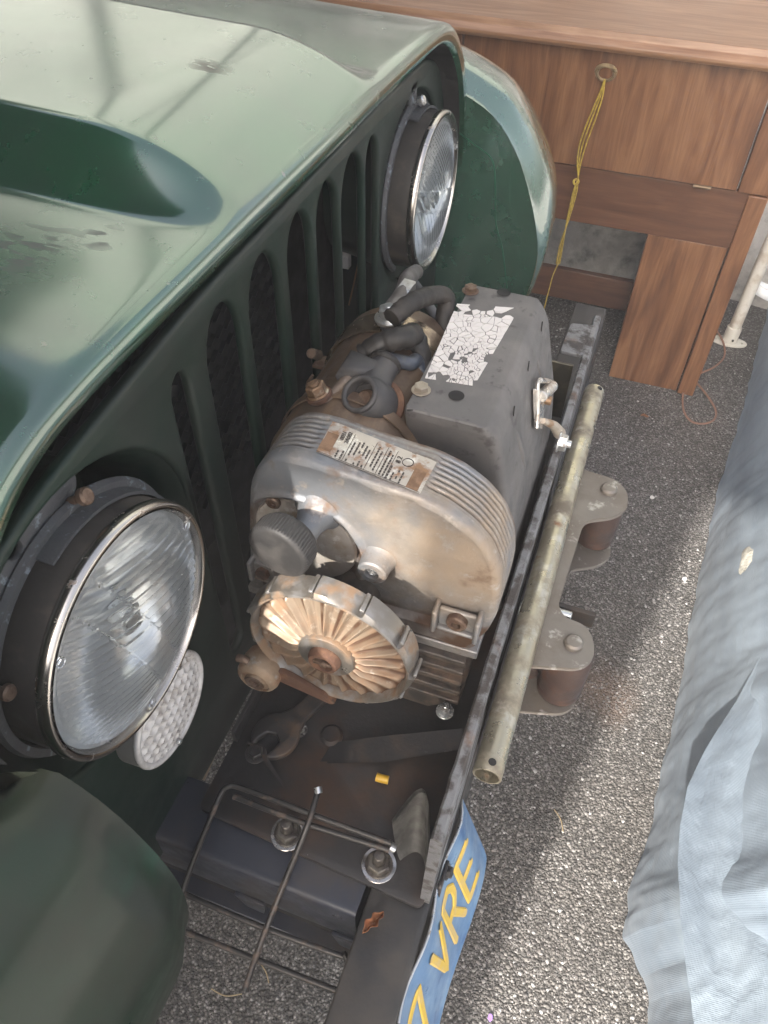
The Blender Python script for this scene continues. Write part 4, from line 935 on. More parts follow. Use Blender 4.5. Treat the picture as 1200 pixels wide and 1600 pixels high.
for i, (x, y) in enumerate(pins):
    g = G().lathe([(0, 0), (.0225, 0), (.0242, .002), (.0245, .006), (.0245, .010), (.0240, .012), (.0245, .014), (.0245, .074), (.0225, .078), (0, .078)], (x, y, zf - .087), (0, 0, 1), 48)
    if i: clone(ro_, F, (x, y, zf - .087)); clone(pin_, F, (x, y, zf)); continue
    ro_ = mesh('roller', g, roller_m, F, at=(x, y, zf - .087))
    pin_ = mesh('roller_pin', G().lathe([(0, .0055), (.0075, .0055), (.0098, .0035), (.0102, .0005), (.0102, -.001)], (x, y, zf), (0, 0, 1), 36), fair_m, F, at=(x, y, zf))
for zr in (zf - .070, zf - .028):
    g = G().cyl((.004, .48, zr), (.004, .70, zr), .013, n=28, ch=.002); mesh('cross_roller', g, roller_m, F)
g = G().b2((.012, .545, .585), (.060, .551, .607)); mesh('hook_plate', g, dark_steel, F, bevel=.001)
p = on(887, 962, z=.615); g = G().cyl(p - np.array([.012, 0, 0]), p + np.array([.004, 0, 0]), .0055, n=20, ch=.001); mesh('hook_pin', g, zinc, F)
# ------------------------------------------------------------------ license plate
blue = pmat('faded_blue_enamel', (.095, .20, .36), rough=.42, layers=[((.17, .28, .42), 22, .54, .14), ((.04, .11, .25), 30, .64, .08), ((.38, .36, .33), 90, .74, .02)], coat=.3, bumps=[(200, .15, .0008)])
yel = pmat('yellow_enamel', (.62, .42, .06), rough=.45, layers=[((.55, .40, .16), 50, .55, .1), ((.22, .14, .08), 90, .68, .03)])
pt = Vector((-.0215, 0, .537)); pb = Vector((.015, 0, .398)); dn = (pb - pt); ph_ = dn.length; dn.normalize(); nx = Vector((0, 1, 0)).cross(-dn).normalized()
if nx.x < 0: nx = -nx
def pp(y, t, h=0):
    # y along the plate, t metres from the top edge
    wv = .0035 * math.sin(y * 26) * (t / ph_) + .003 * math.sin(y * 60 + 2) * (1 - t / ph_)
    if y > .30: wv += -.9 * (y - .30) ** 2 * (1.4 - t / ph_) * 4
    return pt + dn * t + Vector((0, y, 0)) + nx * (wv + h)
y0p, y1p = .030, .338
def pg(u, v):
    y = y0p + (y1p - y0p) * u; t = ph_ * v
    # rounded corners, raised rim
    cr_ = .014; dy = min(y - y0p, y1p - y); dt = min(t, ph_ - t)
    if dy < cr_ and dt < cr_:
        a = cr_ - dy; b = cr_ - dt; q = math.hypot(a, b)
        if q > cr_: s_ = cr_ / q; a *= s_; b *= s_; y = (y0p + cr_ - a) if y - y0p < y1p - y else (y1p - cr_ + a); t = (cr_ - b) if t < ph_ - t else (ph_ - cr_ + b)
    e = min(dy, dt); h = .0012 * math.exp(-((e - .004) / .0022) ** 2)
    return pp(y, t, h)
g = G().grid(pg, 120, 50); plate_o = mesh('license_plate', g, blue, None, at=(0, .18, .45), smooth=60, label='bent blue license plate with yellow characters 7 VRE below the bumper edge', category='license plate')
sm = plate_o.modifiers.new('s', 'SOLIDIFY'); sm.thickness = .001; sm.offset = -1
mesh('plate_edge', G().tube([pg(u, 0) + Vector((.0, 0, .0)) for u in np.linspace(0, 1, 30)], .0014, 8, smooth=1), zinc, plate_o)
# embossed characters from strokes (local a: along +Y 0..1, b: up 0..1)
CH = {'V': [[(0, 1), (.5, 0), (1, 1)]], 'R': [[(.05, 0), (.05, 1), (.7, 1), (.95, .85), (.95, .68), (.7, .52), (.05, .52)], [(.5, .52), (1, 0)]], 'E': [[(1, 1), (.06, 1), (.06, 0), (1, 0)], [(.06, .52), (.85, .52)]], '7': [[(0, 1), (1, 1), (.38, 0)]], '2': [[(.02, .8), (.25, 1), (.75, 1), (.98, .8), (.9, .6), (.05, .02), (1, .02)]], '5': [[(.95, 1), (.12, 1), (.06, .58), (.6, .62), (.95, .4), (.85, .08), (.4, 0), (.03, .12)]]}
yc0 = {'E': (.288, 1), 'R': (.247, 1), 'V': (.206, 1), '7': (.150, 1)}
for k, (yc, _) in yc0.items():
    g = G(); cw, chh, sw = .029, .076, .0042
    for st in CH[k]:
        pts = []
        for a, b in st: pts.append((yc - cw / 2 + a * cw, .034 + (1 - b) * chh))
        fine = []
        for a, b in zip(pts[:-1], pts[1:]):
            for t in np.linspace(0, 1, 10, endpoint=False): fine.append((a[0] * (1 - t) + b[0] * t, a[1] * (1 - t) + b[1] * t))
        fine.append(pts[-1])
        vs = []; n = len(fine)
        for i, q in enumerate(fine):
            a = np.array(fine[max(i - 1, 0)]); b = np.array(fine[min(i + 1, n - 1)]); d = (b - a) / (np.linalg.norm(b - a) + 1e-9); nn_ = np.array([-d[1], d[0]])
            for s_, h in ((-1.15, .0004), (-.8, .0016), (.8, .0016), (1.15, .0004)):
                e = np.array(q) + nn_ * sw * s_; vs.append(pp(e[0], e[1], h))
        fs = [(i * 4 + j, i * 4 + j + 1, (i + 1) * 4 + j + 1, (i + 1) * 4 + j) for i in range(n - 1) for j in range(3)]
        g.add(vs, fs); 
        for e in (pts[0], pts[-1]):
            m_ = 14; g.add([pp(e[0] + math.cos(6.283 * i / m_) * sw, e[1] + math.sin(6.283 * i / m_) * sw, .0016) for i in range(m_)], [tuple(range(m_))])
    mesh('character', g, yel, plate_o, smooth=30)
p = pp(.262, .012, .002); g = G().hexbolt(p, nx, .006, .005, .008); mesh('plate_screw', g, dark_steel, plate_o)
# plate bracket straps between plate and tray plate
for a, b in (((702, 1310), (693, 1345)), ((695, 1350), (685, 1395))):
    pa, pb_ = on(*a, x=-.019), on(*b, x=-.019)
g = plate(rounded([(0, .0), (.030, .006), (.034, .030), (.004, .034)], .006), [], .003, ((-.0205, .236, .508), (0, 1, 0), (0, 0, 1)), bev=.0008)
mesh('plate_strap', g, dark_steel, plate_o)
# ------------------------------------------------------------------ open-end wrench lying in the tray
wz = .5565
def wp(px, py, z=wz): return np.array(on(px, py, z=z))
hd = wp(436, 1150); tl = wp(520, 1075)
ax_ = tl - hd; ax_[2] = 0; Lw = np.linalg.norm(ax_); ax_ /= Lw; px_ = np.array([-ax_[1], ax_[0], 0])
rw = .024
jaw = []
for a in np.linspace(R(38), R(158), 16): jaw.append((-.004 + rw * 1.0 * math.cos(a) * 1.05, rw * math.sin(a)))
jaw += [(-.030, .016), (-.0285, .0088), (-.018, .0100), (-.008, .0085), (-.0025, 0), (-.006, -.0085), (-.016, -.0105), (-.027, -.0098), (-.0285, -.0175)]
for a in np.linspace(R(202), R(322), 16): jaw.append((-.004 + rw * math.cos(a) * 1.05, rw * math.sin(a)))
jaw += [(.030, -.0095), (.17, -.0085), (.175, 0), (.17, .0085), (.030, .0095)]
g = plate(rounded(jaw, .0015, 3)[::-1], [], .008, (tuple(hd + np.array([0, 0, .005])), tuple(ax_), tuple(px_)), bev=.0018, res=2)
mesh('wrench', g, wrench_m, None, at=tuple(hd), label='dark open-ended wrench lying on the tray floor below the vaned wheel', category='wrench')
# ------------------------------------------------------------------ wire rack hooked over the rail
K = thing('wire_rack', (-.2, .2, .5), 'bent dark wire frame hooked over the rail and tray bolts', 'wire frame')
def kp(px, py, z): return on(px, py, z=z)
za, zb_ = .585, .50
loop = [kp(340, 1245, za), kp(350, 1234, za), kp(365, 1238, za), kp(490, 1283, za), kp(612, 1322, za)]
w1 = [kp(612, 1318, za + .003), kp(500, 1277, za + .004), kp(380, 1232, za + .004), kp(356, 1229, za + .004), kp(345, 1240, za), kp(330, 1275, .575), kp(300, 1350, .54), kp(276, 1420, .51), kp(270, 1438, .505), kp(276, 1450, .50), kp(300, 1460, .50), kp(410, 1503, .50), kp(535, 1551, .50), kp(547, 1551, .50), kp(549, 1540, .502), kp(541, 1497, .51), kp(536, 1490, .512)]
mesh('rack_wire', G().tube(w1, .0028, 10, smooth=5), wire_m, K)
mesh('rack_wire', G().tube([kp(365, 1244, za), kp(470, 1284, za), kp(608, 1328, za)], .0028, 10), wire_m, K)
mesh('rack_wire', G().tube([kp(287, 1396, .51), kp(400, 1445, .508), kp(540, 1496, .506)], .0028, 10), wire_m, K)
mesh('rack_wire', G().tube([kp(497, 1234, .602), kp(480, 1290, .594), kp(440, 1390, .55), kp(405, 1480, .52), kp(382, 1548, .505)], .0030, 10), wire_m, K)
mesh('weld_bead', G().tube([kp(609, 1322, za + .002), kp(617, 1326, za)], .0042, 10, smooth=1), zinc, K)
mesh('weld_bead', G().tube([kp(496, 1230, .604), kp(498, 1240, .602)], .0038, 10, smooth=1), zinc, K)
# small loose things
def leaf(name, q, z, L_, wd, rot, mt, label, cat, lobes=0, curl=.3):
    c = np.array(on(*q, z=z)); ca, sa = math.cos(rot), math.sin(rot)
    def f(u, v):
        s_ = (u - .5) * L_; w_ = wd * math.sin(math.pi * min(1, max(0, u))) ** .7 * (1 + (.35 * math.sin(u * 16 + v * 3) if lobes else 0)) * (v - .5)
        return (c[0] + s_ * ca - w_ * sa, c[1] + s_ * sa + w_ * ca, z + .001 + curl * abs(v - .5) ** 2 * wd * 3 + .002 * math.sin(u * 5))
    o = mesh(name, G().grid(f, 20, 6), mt, None, at=tuple(c), label=label, category=cat); sd = o.modifiers.new('s', 'SOLIDIFY'); sd.thickness = .0004; return o
orange_leaf = pmat('orange_leaf', (.21, .085, .035), rough=.7, layers=[((.20, .06, .02), 90, .55, .1)], bumps=[(300, .4, .001)])
leaf('dead_leaf', (583, 1443), .549, .026, .009, 1.1, orange_leaf, 'crumpled orange dead leaf on the black bumper top', 'leaf', 1, .9)
leaf('dead_leaf', (1007, 651), .004, .022, .012, .2, orange_leaf, 'small orange leaf on the asphalt in front of the desk', 'leaf')
leaf('paper_scrap', (653, 1517), .002, .012, .007, .9, pmat('pale_scrap', (.6, .62, .66), rough=.6), 'small pale scrap on asphalt beside the license plate', 'scrap') if False else None
g = G().tube([on(*q, z=.565 + .002) for q in ((588, 1214), (598, 1217), (607, 1219))], .0042, 12, smooth=2)
mesh('wire_nut', g, pmat('yellow_plastic', (.60, .36, .03), rough=.4), None, at=tuple(on(598, 1217, z=.567)), label='small yellow plastic cap lying on the tray under the gusset', category='cap')
def flat_chip(q, r, mt, name, label, cat, z=.003):
    c = on(*q, z=z); g = G(); n = 9; pts = [(c[0] + r * rng.uniform(.6, 1.1) * math.cos(6.283 * i / n), c[1] + r * rng.uniform(.6, 1.1) * math.sin(6.283 * i / n)) for i in range(n)]
    g.add([(x, y, z + .001 + .0015) for x, y in pts] + [(x, y, z - .002) for x, y in pts], [tuple(range(n))] + [(i, (i + 1) % n, n + (i + 1) % n, n + i) for i in range(n)])
    return mesh(name, g, mt, None, at=tuple(c), smooth=0, label=label, category=cat)
white_chip = pmat('white_chip', (.70, .69, .67), rough=.6)
flat_chip((688, 1527), .005, white_chip, 'paint_chip', 'white flake on the asphalt right of the license plate', 'chip')
flat_chip((1019, 777), .005, white_chip, 'pebble', 'white pebble on asphalt right of the far roller', 'pebble')
flat_chip((1070, 905), .005, white_chip, 'pebble', 'white pebble in the bright strip beside the cloth', 'pebble')
flat_chip((766, 1590), .005, pmat('purple_plastic', (.30, .18, .50), rough=.5), 'plastic_fragment', 'purple plastic sliver at the bottom of the asphalt', 'fragment')
straw_m = pmat('dry_straw', (.36, .28, .16), rough=.7)
for pts_, z_, lab_ in (([(408, 1507), (416, 1520), (420, 1536)], .012, 'short dry straw on the asphalt left of the rail'), ([(330, 1545), (352, 1556), (378, 1553)], .006, 'bent dry grass stem on the asphalt under the wire rack'), ([(866, 1265), (876, 1280), (880, 1300)], .004, 'thin dry stem on the asphalt right of the license plate')):
    q_ = [on(*p_, z=z_) for p_ in pts_]; mesh('straw', G().tube(q_, .0009, 6), straw_m, None, at=tuple(q_[0]), label=lab_, category='straw')
# ------------------------------------------------------------------ desk
def wood_mat(name, a, b, c, sc=3.0, axis='Z'):
    mt = bpy.data.materials.new(name); mt.use_nodes = True; t = mt.node_tree; N = t.nodes; L = t.links; bs = N['Principled BSDF']; tc = N.new('ShaderNodeTexCoord')
    mp = N.new('ShaderNodeMapping'); mp.inputs['Scale'].default_value = {'Z': (9, 9, 1.1), 'X': (1.1, 9, 9)}[axis]; L.new(tc.outputs['Object'], mp.inputs[0])
    n1 = N.new('ShaderNodeTexNoise'); n1.inputs['Scale'].default_value = sc; n1.inputs['Detail'].default_value = 7; n1.inputs['Distortion'].default_value = 1.6; L.new(mp.outputs[0], n1.inputs[0])
    mp2 = N.new('ShaderNodeMapping'); mp2.inputs['Scale'].default_value = {'Z': (40, 40, 1.5), 'X': (1.5, 40, 40)}[axis]; L.new(tc.outputs['Object'], mp2.inputs[0])
    n2 = N.new('ShaderNodeTexNoise'); n2.inputs['Scale'].default_value = 8; n2.inputs['Detail'].default_value = 4; L.new(mp2.outputs[0], n2.inputs[0])
    mx = N.new('ShaderNodeMixRGB'); mx.inputs[0].default_value = .28; L.new(n1.outputs[0], mx.inputs[1]); L.new(n2.outputs[0], mx.inputs[2])
    cr = N.new('ShaderNodeValToRGB'); L.new(mx.outputs[0], cr.inputs[0]); e = cr.color_ramp.elements
    e[0].position = .34; e[0].color = a + (1,); e[1].position = .64; e[1].color = c + (1,); x = e.new(.5); x.color = b + (1,)
    L.new(cr.outputs[0], bs.inputs[0]); bs.inputs['Roughness'].default_value = .38; bs.inputs['Coat Weight'].default_value = .15; bs.inputs['Coat Roughness'].default_value = .25
    bp = N.new('ShaderNodeBump'); bp.inputs['Strength'].default_value = .1; bp.inputs['Distance'].default_value = .002; L.new(n2.outputs[0], bp.inputs['Height']); L.new(bp.outputs[0], bs.inputs['Normal']); return mt
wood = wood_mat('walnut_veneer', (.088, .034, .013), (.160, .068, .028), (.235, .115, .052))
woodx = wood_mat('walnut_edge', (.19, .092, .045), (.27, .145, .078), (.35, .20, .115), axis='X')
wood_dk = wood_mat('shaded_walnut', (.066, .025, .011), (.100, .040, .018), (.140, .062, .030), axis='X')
D = thing('wooden_desk', (-.1, 2.1, 0), 'brown veneered drop-front desk with brass ring pull behind the vehicle', 'desk')
YD = 1.840
g = G(); 
pr = [(YD - .025, .790), (YD - .030, .797), (YD - .030, .803), (YD - .024, .808), (YD - .016, .812), (YD - .012, .824), (2.30, .824), (2.30, .790)]
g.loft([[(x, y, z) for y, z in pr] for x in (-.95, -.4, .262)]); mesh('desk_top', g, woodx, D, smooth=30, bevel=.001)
mesh('drop_front', G().b2((-.470, YD - .002, .548), (.170, YD + .016, .786)), wood, D, bevel=.002)
mesh('side_stile', G().b2((-.95, YD, .0), (-.474, YD + .02, .788)), wood, D, bevel=.002)
mesh('side_stile', G().b2((.174, YD - .0, .545), (.240, YD + .02, .788)), wood, D, bevel=.002)
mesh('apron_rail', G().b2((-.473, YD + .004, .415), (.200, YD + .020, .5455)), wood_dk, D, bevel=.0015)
lg = mesh('leg_panel', G().b2((.014, YD + .005, .0), (.196, YD + .021, .4145)), wood, D, bevel=.0015)
mesh('leg_trim', G().b2((.199, YD - .004, .0), (.240, YD + .020, .543)), wood, D, bevel=.002)
mesh('side_panel', G().b2((.222, YD + .021, .0), (.238, 2.28, .789)), wood, D, bevel=.002)
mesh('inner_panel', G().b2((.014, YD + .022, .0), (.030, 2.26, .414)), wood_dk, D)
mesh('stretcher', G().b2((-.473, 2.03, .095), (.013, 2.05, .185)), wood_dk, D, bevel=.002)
g = G().b2((.080, YD - .006, .5435), (.118, YD - .002, .5500)); g.cyl((.080, YD - .007, .547), (.118, YD - .007, .547), .003, n=10); mesh('hinge', g, pmat('dull_brass', (.22, .16, .10), rough=.45, metal=.6), D)
# ring pull
rp = np.array(on(947, 111, y=YD - .002)); brm = pmat('brass_pull', (.28, .21, .12), rough=.38, metal=.75, layers=[((.16, .11, .06), 60, .55, .1, None, .3, .6)])
ov = [(.0235 * math.cos(a), .0185 * math.sin(a) * (1.15 if math.sin(a) < 0 else .8)) for a in np.linspace(0, 2 * math.pi, 40, endpoint=False)]
ih = [(.0145 * math.cos(a), -.004 + .0105 * math.sin(a)) for a in np.linspace(0, 2 * math.pi, 28, endpoint=False)]
rpo = mesh('ring_pull', plate(ov, [ih], .004, (rp, (1, 0, 0), (0, 0, 1)), bev=.001), brm, D)
mesh('pull_recess', G().lathe([(.016, 0), (0, .0004)], rp + np.array([0, .0012, -.004]), (0, -1, 0), 24), blackm, rpo)
g = G().tube([(rp[0] + .0165 * math.cos(a), rp[1] - .0045, rp[2] - .004 + .0125 * math.sin(a)) for a in np.linspace(R(20), R(-200), 18)], .0022, 8, smooth=1); mesh('pull_ring', g, brm, rpo)
# yellow cord tied to the pull
ycm = pmat('yellow_cord', (.46, .33, .045), rough=.7, layers=[((.30, .20, .03), 120, .5, .1)], bumps=[(900, .5, .001)])
YC = thing('yellow_cord', tuple(rp), 'thin doubled yellow cord hanging from the brass ring pull', 'cord')
path = [(945, 124), (938, 150), (925, 185), (912, 220), (905, 250), (903, 278), (898, 300), (888, 340), (878, 380), (872, 412)]
for k, off in enumerate((0, 6, -5)):
    pts = []
    for i, (a, b) in enumerate(path):
        o_ = off * math.sin(math.pi * min(1, i / 5)) if i <= 5 else off * .5 * math.sin((i - 5) * 1.3)
        pts.append(on(a + o_, b, y=YD - .012 - .002 * k - .01 * i / 9))
    mesh('cord_strand', G().tube(pts, .0017, 8, smooth=6), ycm, YC)
mesh('cord_tail', G().tube([on(872, 412, y=YD - .03), on(864, 430, y=YD - .04), on(858, 452, y=YD - .05), on(852, 475, y=YD - .06), on(846, 500, y=YD - .07)], .0014, 8), ycm, YC)
mesh('cord_knot', G().torus(on(900, 284, y=YD - .02), (.3, -1, .2), .0055, .0026, 20, 8), ycm, YC)
# green wire over the far fender
gw = [(718, 208, 1.066), (740, 225, 1.06), (764, 243, 1.055), (772, 262, 1.05), (774, 300, 1.05), (775, 350, 1.05), (785, 390, 1.05), (792, 450, 1.05)]
mesh('green_string', G().tube([on(a, b, y=c - .006) for a, b, c in gw], .0010, 8), pmat('green_string', (.006, .060, .032), rough=.45), None, at=tuple(on(764, 243, y=1.05)), label='thin dark green string hanging over the far fender', category='string')
# plastic sheeting behind the desk, seen under it
shm = pmat('grey_plastic_sheet', (.42, .41, .39), rough=.3, layers=[((.62, .61, .57), 7, .55, .1), ((.20, .20, .19), 11, .6, .1)], bumps=[(10, .7, .02), (40, .3, .006)])
def sheet(u, v):
    x = -1.9 + 2.6 * u; z = -.0 + 1.6 * v
    return (x, 2.36 + .02 * math.sin(x * 9) + .012 * math.sin(z * 21 + x * 5), z)
mesh('plastic_sheet', G().grid(sheet, 80, 50), shm, None, at=(-.5, 2.36, .3), label='crinkled grey plastic sheeting hanging behind the wooden desk', category='plastic sheet')
# white pole with round foot flange
pm = pmat('cream_paint', (.62, .60, .54), rough=.4, layers=[((.45, .40, .33), 20, .6, .1)])
PO = thing('white_pole', (.325, 2.14, 0), 'cream painted metal pole standing on a round base flange right of desk', 'pole')
pc = np.array([.318, 2.13, 0])
fo = [(.050 * math.cos(a), .026 * math.sin(a)) for a in np.linspace(0, 2 * math.pi, 36, endpoint=False)]
mesh('base_flange', plate(fo, [circ(-.036, 0, .004, 12), circ(.036, 0, .004, 12)], .005, (pc + np.array([0, 0, .005]), (1, 0, 0), (0, 1, 0)), bev=.001), pm, PO)
mesh('pole_tube', G().cyl(pc + np.array([0, 0, .004]), pc + np.array([.035, .05, 1.9]), .0165, n=28), pm, PO)
mesh('pole_socket', G().cyl(pc + np.array([0, 0, .006]), pc + np.array([.001, .0015, .055]), .0205, n=28, ch=.002), pm, PO)
q = on(1145, 532, y=2.108); mesh('socket_screw', G().cyl(q, q + np.array([0, -.004, 0]), .003, n=12), blackm, PO)
cl_m = pmat('white_clamp', (.75, .78, .80), rough=.35)
p = on(1195, 455, y=2.2); g = G().torus(p, (.3, .2, 1), .030, .006, 32, 10, 2.2); mesh('white_ring_clamp', g, cl_m, None, at=tuple(p), label='white ring clamp beside the cream pole at the right edge', category='clamp')
# brown cable on the ground
cm_ = pmat('brown_cable', (.26, .14, .095), rough=.5)
cp_ = [(1108, 500), (1128, 530), (1132, 555), (1118, 572), (1095, 583), (1078, 592), (1068, 612), (1068, 640), (1080, 658), (1100, 662), (1116, 655), (1118, 640), (1105, 618), (1090, 600), (1078, 590)]
mesh('brown_cable', G().tube([on(a, b, z=.006 + (.012 if i < 2 else 0)) for i, (a, b) in enumerate(cp_)], .0028, 8, smooth=7), cm_, None, at=tuple(on(1078, 592, z=.006)), label='thin brown cable looped on the asphalt by the desk leg', category='cable')
p = on(1089, 571, z=.002); mesh('bottle_disc', G().lathe([(.0145, 0), (.0150, .004), (.0125, .006), (.011, .0045), (0, .004)], p, (0, 0, 1), 30), pmat('beige_plastic', (.55, .46, .40), rough=.5), None, at=tuple(p), label='round beige plastic cap on asphalt beside the brown cable', category='cap')
# ------------------------------------------------------------------ shade cloth on the right
def cloth_mat(name, a, b):
    mt = bpy.data.materials.new(name); mt.use_nodes = True; t = mt.node_tree; N = t.nodes; L = t.links; bs = N['Principled BSDF']; tc = N.new('ShaderNodeTexCoord')
    n1 = N.new('ShaderNodeTexNoise'); n1.inputs['Scale'].default_value = 5; n1.inputs['Detail'].default_value = 7
    mp = N.new('ShaderNodeMapping'); mp.inputs['Scale'].default_value = (1, .5, 2.2); mp.inputs['Rotation'].default_value = (.5, 0, 0); L.new(tc.outputs['Object'], mp.inputs[0]); L.new(mp.outputs[0], n1.inputs[0])
    cr = N.new('ShaderNodeValToRGB'); cr.color_ramp.elements[0].position = .35; cr.color_ramp.elements[0].color = a + (1,); cr.color_ramp.elements[1].position = .66; cr.color_ramp.elements[1].color = b + (1,); L.new(n1.outputs[0], cr.inputs[0]); L.new(cr.outputs[0], bs.inputs[0])
    w1 = N.new('ShaderNodeTexWave'); w1.inputs['Scale'].default_value = 150; w1.bands_direction = 'Y'; w1.inputs['Distortion'].default_value = 1.5; L.new(tc.outputs['Object'], w1.inputs[0])
    w2 = N.new('ShaderNodeTexWave'); w2.inputs['Scale'].default_value = 170; w2.bands_direction = 'Z'; w2.inputs['Distortion'].default_value = 1.5; L.new(tc.outputs['Object'], w2.inputs[0])
    ad = N.new('ShaderNodeMath'); ad.operation = 'ADD'; L.new(w1.outputs['Fac'], ad.inputs[0]); L.new(w2.outputs['Fac'], ad.inputs[1])
    bp = N.new('ShaderNodeBump'); bp.inputs['Strength'].default_value = .4; bp.inputs['Distance'].default_value = .0008; L.new(ad.outputs[0], bp.inputs['Height'])
    n3 = N.new('ShaderNodeTexNoise'); n3.inputs['Scale'].default_value = 14; n3.inputs['Detail'].default_value = 5; L.new(mp.outputs[0], n3.inputs[0])
    b2 = N.new('ShaderNodeBump'); b2.inputs['Strength'].default_value = .55; b2.inputs['Distance'].default_value = .008; L.new(n3.outputs[0], b2.inputs['Height']); L.new(bp.outputs[0], b2.inputs['Normal']); L.new(b2.outputs[0], bs.inputs['Normal'])
    bs.inputs['Roughness'].default_value = .7; bs.inputs['Sheen Weight'].default_value = .2
    tr = N.new('ShaderNodeBsdfTranslucent'); L.new(cr.outputs[0], tr.inputs[0]); mx = N.new('ShaderNodeMixShader'); mx.inputs[0].default_value = .35
    L.new(bs.outputs[0], mx.inputs[1]); L.new(tr.outputs[0], mx.inputs[2]); L.new(mx.outputs[0], N['Material Output'].inputs[0]); return mt
clothm = cloth_mat('shade_cloth', (.13, .17, .215), (.24, .295, .35))
bl = [on(a, b, z=0) for a, b in ((1215, 420), (1200, 480), (1165, 620), (1130, 740), (1112, 805), (1100, 860), (1078, 975), (1060, 1080), (1045, 1150), (1030, 1230), (1000, 1340), (980, 1400), (974, 1440), (975, 1468), (990, 1500), (1005, 1530), (1012, 1570), (1008, 1640), (1000, 1720))]
bx = np.array(bl)
def cl(u, v):
    t = u * (len(bx) - 1); i = min(int(t), len(bx) - 2); f = t - i; p = bx[i] * (1 - f) + bx[i + 1] * f
    x = p[0] + .022 * v + .055 * v ** 1.5 + (.010 * math.sin(u * 34 + 2 * v) + .006 * math.sin(u * 77 + v * 4)) * v * (1 - .3 * v)
    x += .006 * fn3(p[1] * 9, v * 2.5, 1, 1) + .004 * fn3(p[1] * 26, v * 5, 3, 1) + .0016 * fn3(p[1] * 60, v * 22, 5, 1)
    return (x + .3 * v * v, p[1] + .02 * math.sin(u * 9) * v, .004 + .55 * v + .004 * math.sin(u * 60))
mesh('shade_cloth', G().grid(cl, 420, 90), clothm, None, at=(.35, 1.2, 0), label='grey blue woven shade cloth draped along the right side', category='shade cloth')
def cl2(u, v):
    e = [(1230, 960), (1200, 1010), (1150, 1110), (1100, 1190), (1070, 1250), (1060, 1300), (1058, 1350), (1064, 1410), (1075, 1480), (1085, 1540), (1095, 1620), (1100, 1700)]
    t = u * (len(e) - 1); i = min(int(t), len(e) - 2); f = t - i; q = (e[i][0] * (1 - f) + e[i + 1][0] * f, e[i][1] * (1 - f) + e[i + 1][1] * f)
    p = on(q[0], q[1], z=.22)
    x = p[0] + .30 * v + .004 * math.sin(u * 14 + v * 5) * v
    return (x, p[1] + .02 * math.sin(v * 7 + u * 6), .22 + .10 * v + .006 * math.sin(v * 9 + u * 5) + .002 * math.sin(v * 31 - u * 9) + .004 * fn3(u * 3, v * 2.5, 0, 3) + .002 * fn3(u * 9 + v * 3, v * 6, 4, 3) + .0006 * fn3(u * 30, v * 22, 7, 3))
mesh('shade_cloth', G().grid(cl2, 300, 160), cloth_mat('shade_cloth_fold', (.14, .18, .225), (.25, .305, .355)), None, at=(.4, .5, .2), label='front layer of shade cloth with a pale curved edge at bottom right', category='shade cloth')
patch_m = pmat('sunlit_patch_pale', (.50, .47, .40), rough=.85, layers=[((.30, .29, .25), 14, .52, .08), ((.62, .60, .54), 30, .6, .06)], bumps=[(25, .8, .01), (120, .5, .002)])
def patch_lump(u, v):  # pale lump added where sun lights the cloth
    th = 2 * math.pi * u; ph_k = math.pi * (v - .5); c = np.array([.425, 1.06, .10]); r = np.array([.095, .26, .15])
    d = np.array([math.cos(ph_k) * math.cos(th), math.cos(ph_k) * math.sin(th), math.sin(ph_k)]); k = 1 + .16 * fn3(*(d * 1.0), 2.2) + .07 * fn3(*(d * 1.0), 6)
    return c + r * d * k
mesh('sunlit_patch_lump', G().grid(patch_lump, 60, 40, wrapu=True), patch_m, None, at=(.455, 1.06, .1), smooth=50, label='pale lump added in place of the sunlit patch on the cloth', category='light patch')
tape = pmat('white_tape', (.66, .62, .58), rough=.5)
def on_cloth(px, py, off=-.004):
    # nearest point of the first cloth layer along the line of sight
    best = None
    for z in np.linspace(.0, .4, 90):
        p = on(px, py, z=z); e = abs(p[0] - cl(np.interp(p[1], [q[1] for q in bx[::-1]], np.linspace(1, 0, len(bx))), (z - .004) / .55)[0])
        if best is None or e < best[0]: best = (e, p)
    return best[1] + np.array([off, 0, .002])
def scrap(pts, nm, lab, cat):
    P_ = [on_cloth(*q) for q in pts]; n = len(P_); off = np.array([.0015, 0, -.001])
    mesh(nm, G().add(P_ + [p_ + off for p_ in P_], [tuple(range(n)), tuple(range(2 * n - 1, n - 1, -1))] + [(i, n + i, n + (i + 1) % n, (i + 1) % n) for i in range(n)]), tape, None, at=tuple(P_[0]), smooth=0, label=lab, category=cat)
scrap([(1020, 1330), (1046, 1342), (1046, 1362), (1040, 1358), (1012, 1356), (1019, 1346)], 'tape_patch', 'torn pale tape patch stuck on the shade cloth edge', 'tape')
scrap([(1042, 1384), (1044, 1390), (1036, 1440), (1033, 1452), (1031, 1430)], 'tape_strip', 'thin white tape sliver on the shade cloth below the patch', 'tape')
# ------------------------------------------------------------------ outside the frame: carport, plus unseen objects added to shape light
blocker_m = pmat('sun_blocker', (.42, .36, .30), rough=.8, layers=[((.30, .25, .20), 3, .55, .15)])

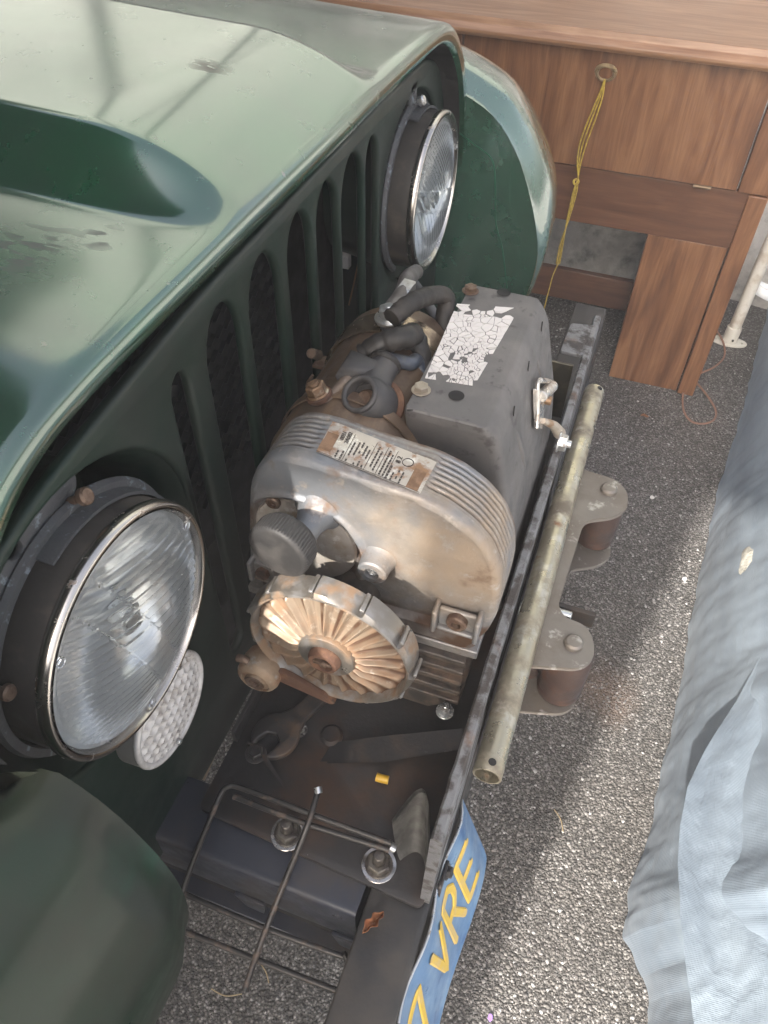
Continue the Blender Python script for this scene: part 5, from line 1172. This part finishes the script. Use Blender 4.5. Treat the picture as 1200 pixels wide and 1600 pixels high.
wl = lambda nm, p, q, lab: mesh(nm, G().b2(p, q), blocker_m, None, at=((p[0] + q[0]) / 2, -1.1, 0), kind='structure', label=lab)  # unseen blockers added to shape sun patches and dark reflections
wl('low_blocker', (-.85, -1.20, 0), (-.402, -1.00, 1.735), 'unseen low sun blocker')
wl('tall_blocker', (-6.0, -1.20, 0), (-.852, -1.00, 4.3), 'unseen tall blocker, dark in the hood reflection')
wl('narrow_blocker', (-.400, -1.18, 0), (-.235, -1.02, 2.4), 'unseen narrow sun blocker')
wl('upper_blocker', (-.85, -1.19, 2.12), (.0, -1.01, 4.3), 'unseen upper sun blocker')
roof_m = pmat('dark_roof_sheet', (.04, .045, .045), rough=.7)
g = G().add([(-3.3, 3.0, 3.0), (-2.83, 2.98, 3.0), (-2.47, 2.9, 3.0), (-2.42, 2.13, 3.0), (-2.3, 1.7, 3.0), (-.9, .9, 3.0), (-.9, -.98, 3.0), (-6, -.98, 3.0), (-6, 3.0, 3.0)], [tuple(range(9))]); g2 = G().add([(x, y, z + .04) for x, y, z in g.v], [tuple(range(8, -1, -1))]); g.add(g2.v, g2.f)
mesh('carport_roof', g, roof_m, None, smooth=0, kind='structure', label='dark carport roof sheet')
g = G()
for y in (4.6,): g.tube([(-8, y, 3.0), (4, y + .4, 3.05)], .03, 8, smooth=1)
for x in (-4.1, -1.9): g.tube([(x, 3.2, 3.0), (x + .5, 6.5, 3.0)], .022, 8, smooth=1)
mesh('bounce_slab', G().b2((.85, -4, -.1), (14, 9, .010)), pmat('bounce_concrete', (.58, .57, .54), rough=.85, layers=[((.48, .47, .44), 2, .5, .2)]), None, smooth=0, kind='structure', label='unseen pale slab added to brighten the headlights')  # unseen slab added to bounce light into the headlights
mesh('carport_frame', g, roof_m, None, kind='structure', label='steel tube frame of the carport')

white_w = pmat('pale_reflector', (.27, .29, .26), rough=.8, layers=[((.23, .25, .23), .5, .52, .2)])
BW = thing('bounce_wall', (-7, 7.2, 0), 'unseen pale wall added for the hood to reflect', 'added wall')  # unseen, added so the hood has something pale to reflect
mesh('bounce_wall_face', G().b2((-16, 7.0, 0), (3.5, 7.4, 9.5)), white_w, BW)
for x in (-12.2, -8.6, -5.2, -3.2): mesh('streak_pole', G().cyl((x, 6.9, 0), (x + .2, 6.9, 9.3), .06, n=10), roof_m, BW)  # dark poles added to streak the hood reflection
hz_ = bpy.data.materials.new('veiling_glare'); hz_.use_nodes = True; hz_.node_tree.nodes.clear()  # volume added to lift dark tones like lens veiling glare
ho = hz_.node_tree.nodes.new('ShaderNodeOutputMaterial'); hv = hz_.node_tree.nodes.new('ShaderNodeVolumePrincipled')
hv.inputs['Density'].default_value = GLARE_DENSITY; hv.inputs['Color'].default_value = (.98, .95, .92, 1); hz_.node_tree.links.new(hv.outputs[0], ho.inputs['Volume'])
mesh('glare_volume', G().b2((-9, -4, -1), (6, 10, 3.4)), hz_, None, smooth=0, kind='stuff', label='thin scattering volume added for lens veiling glare')
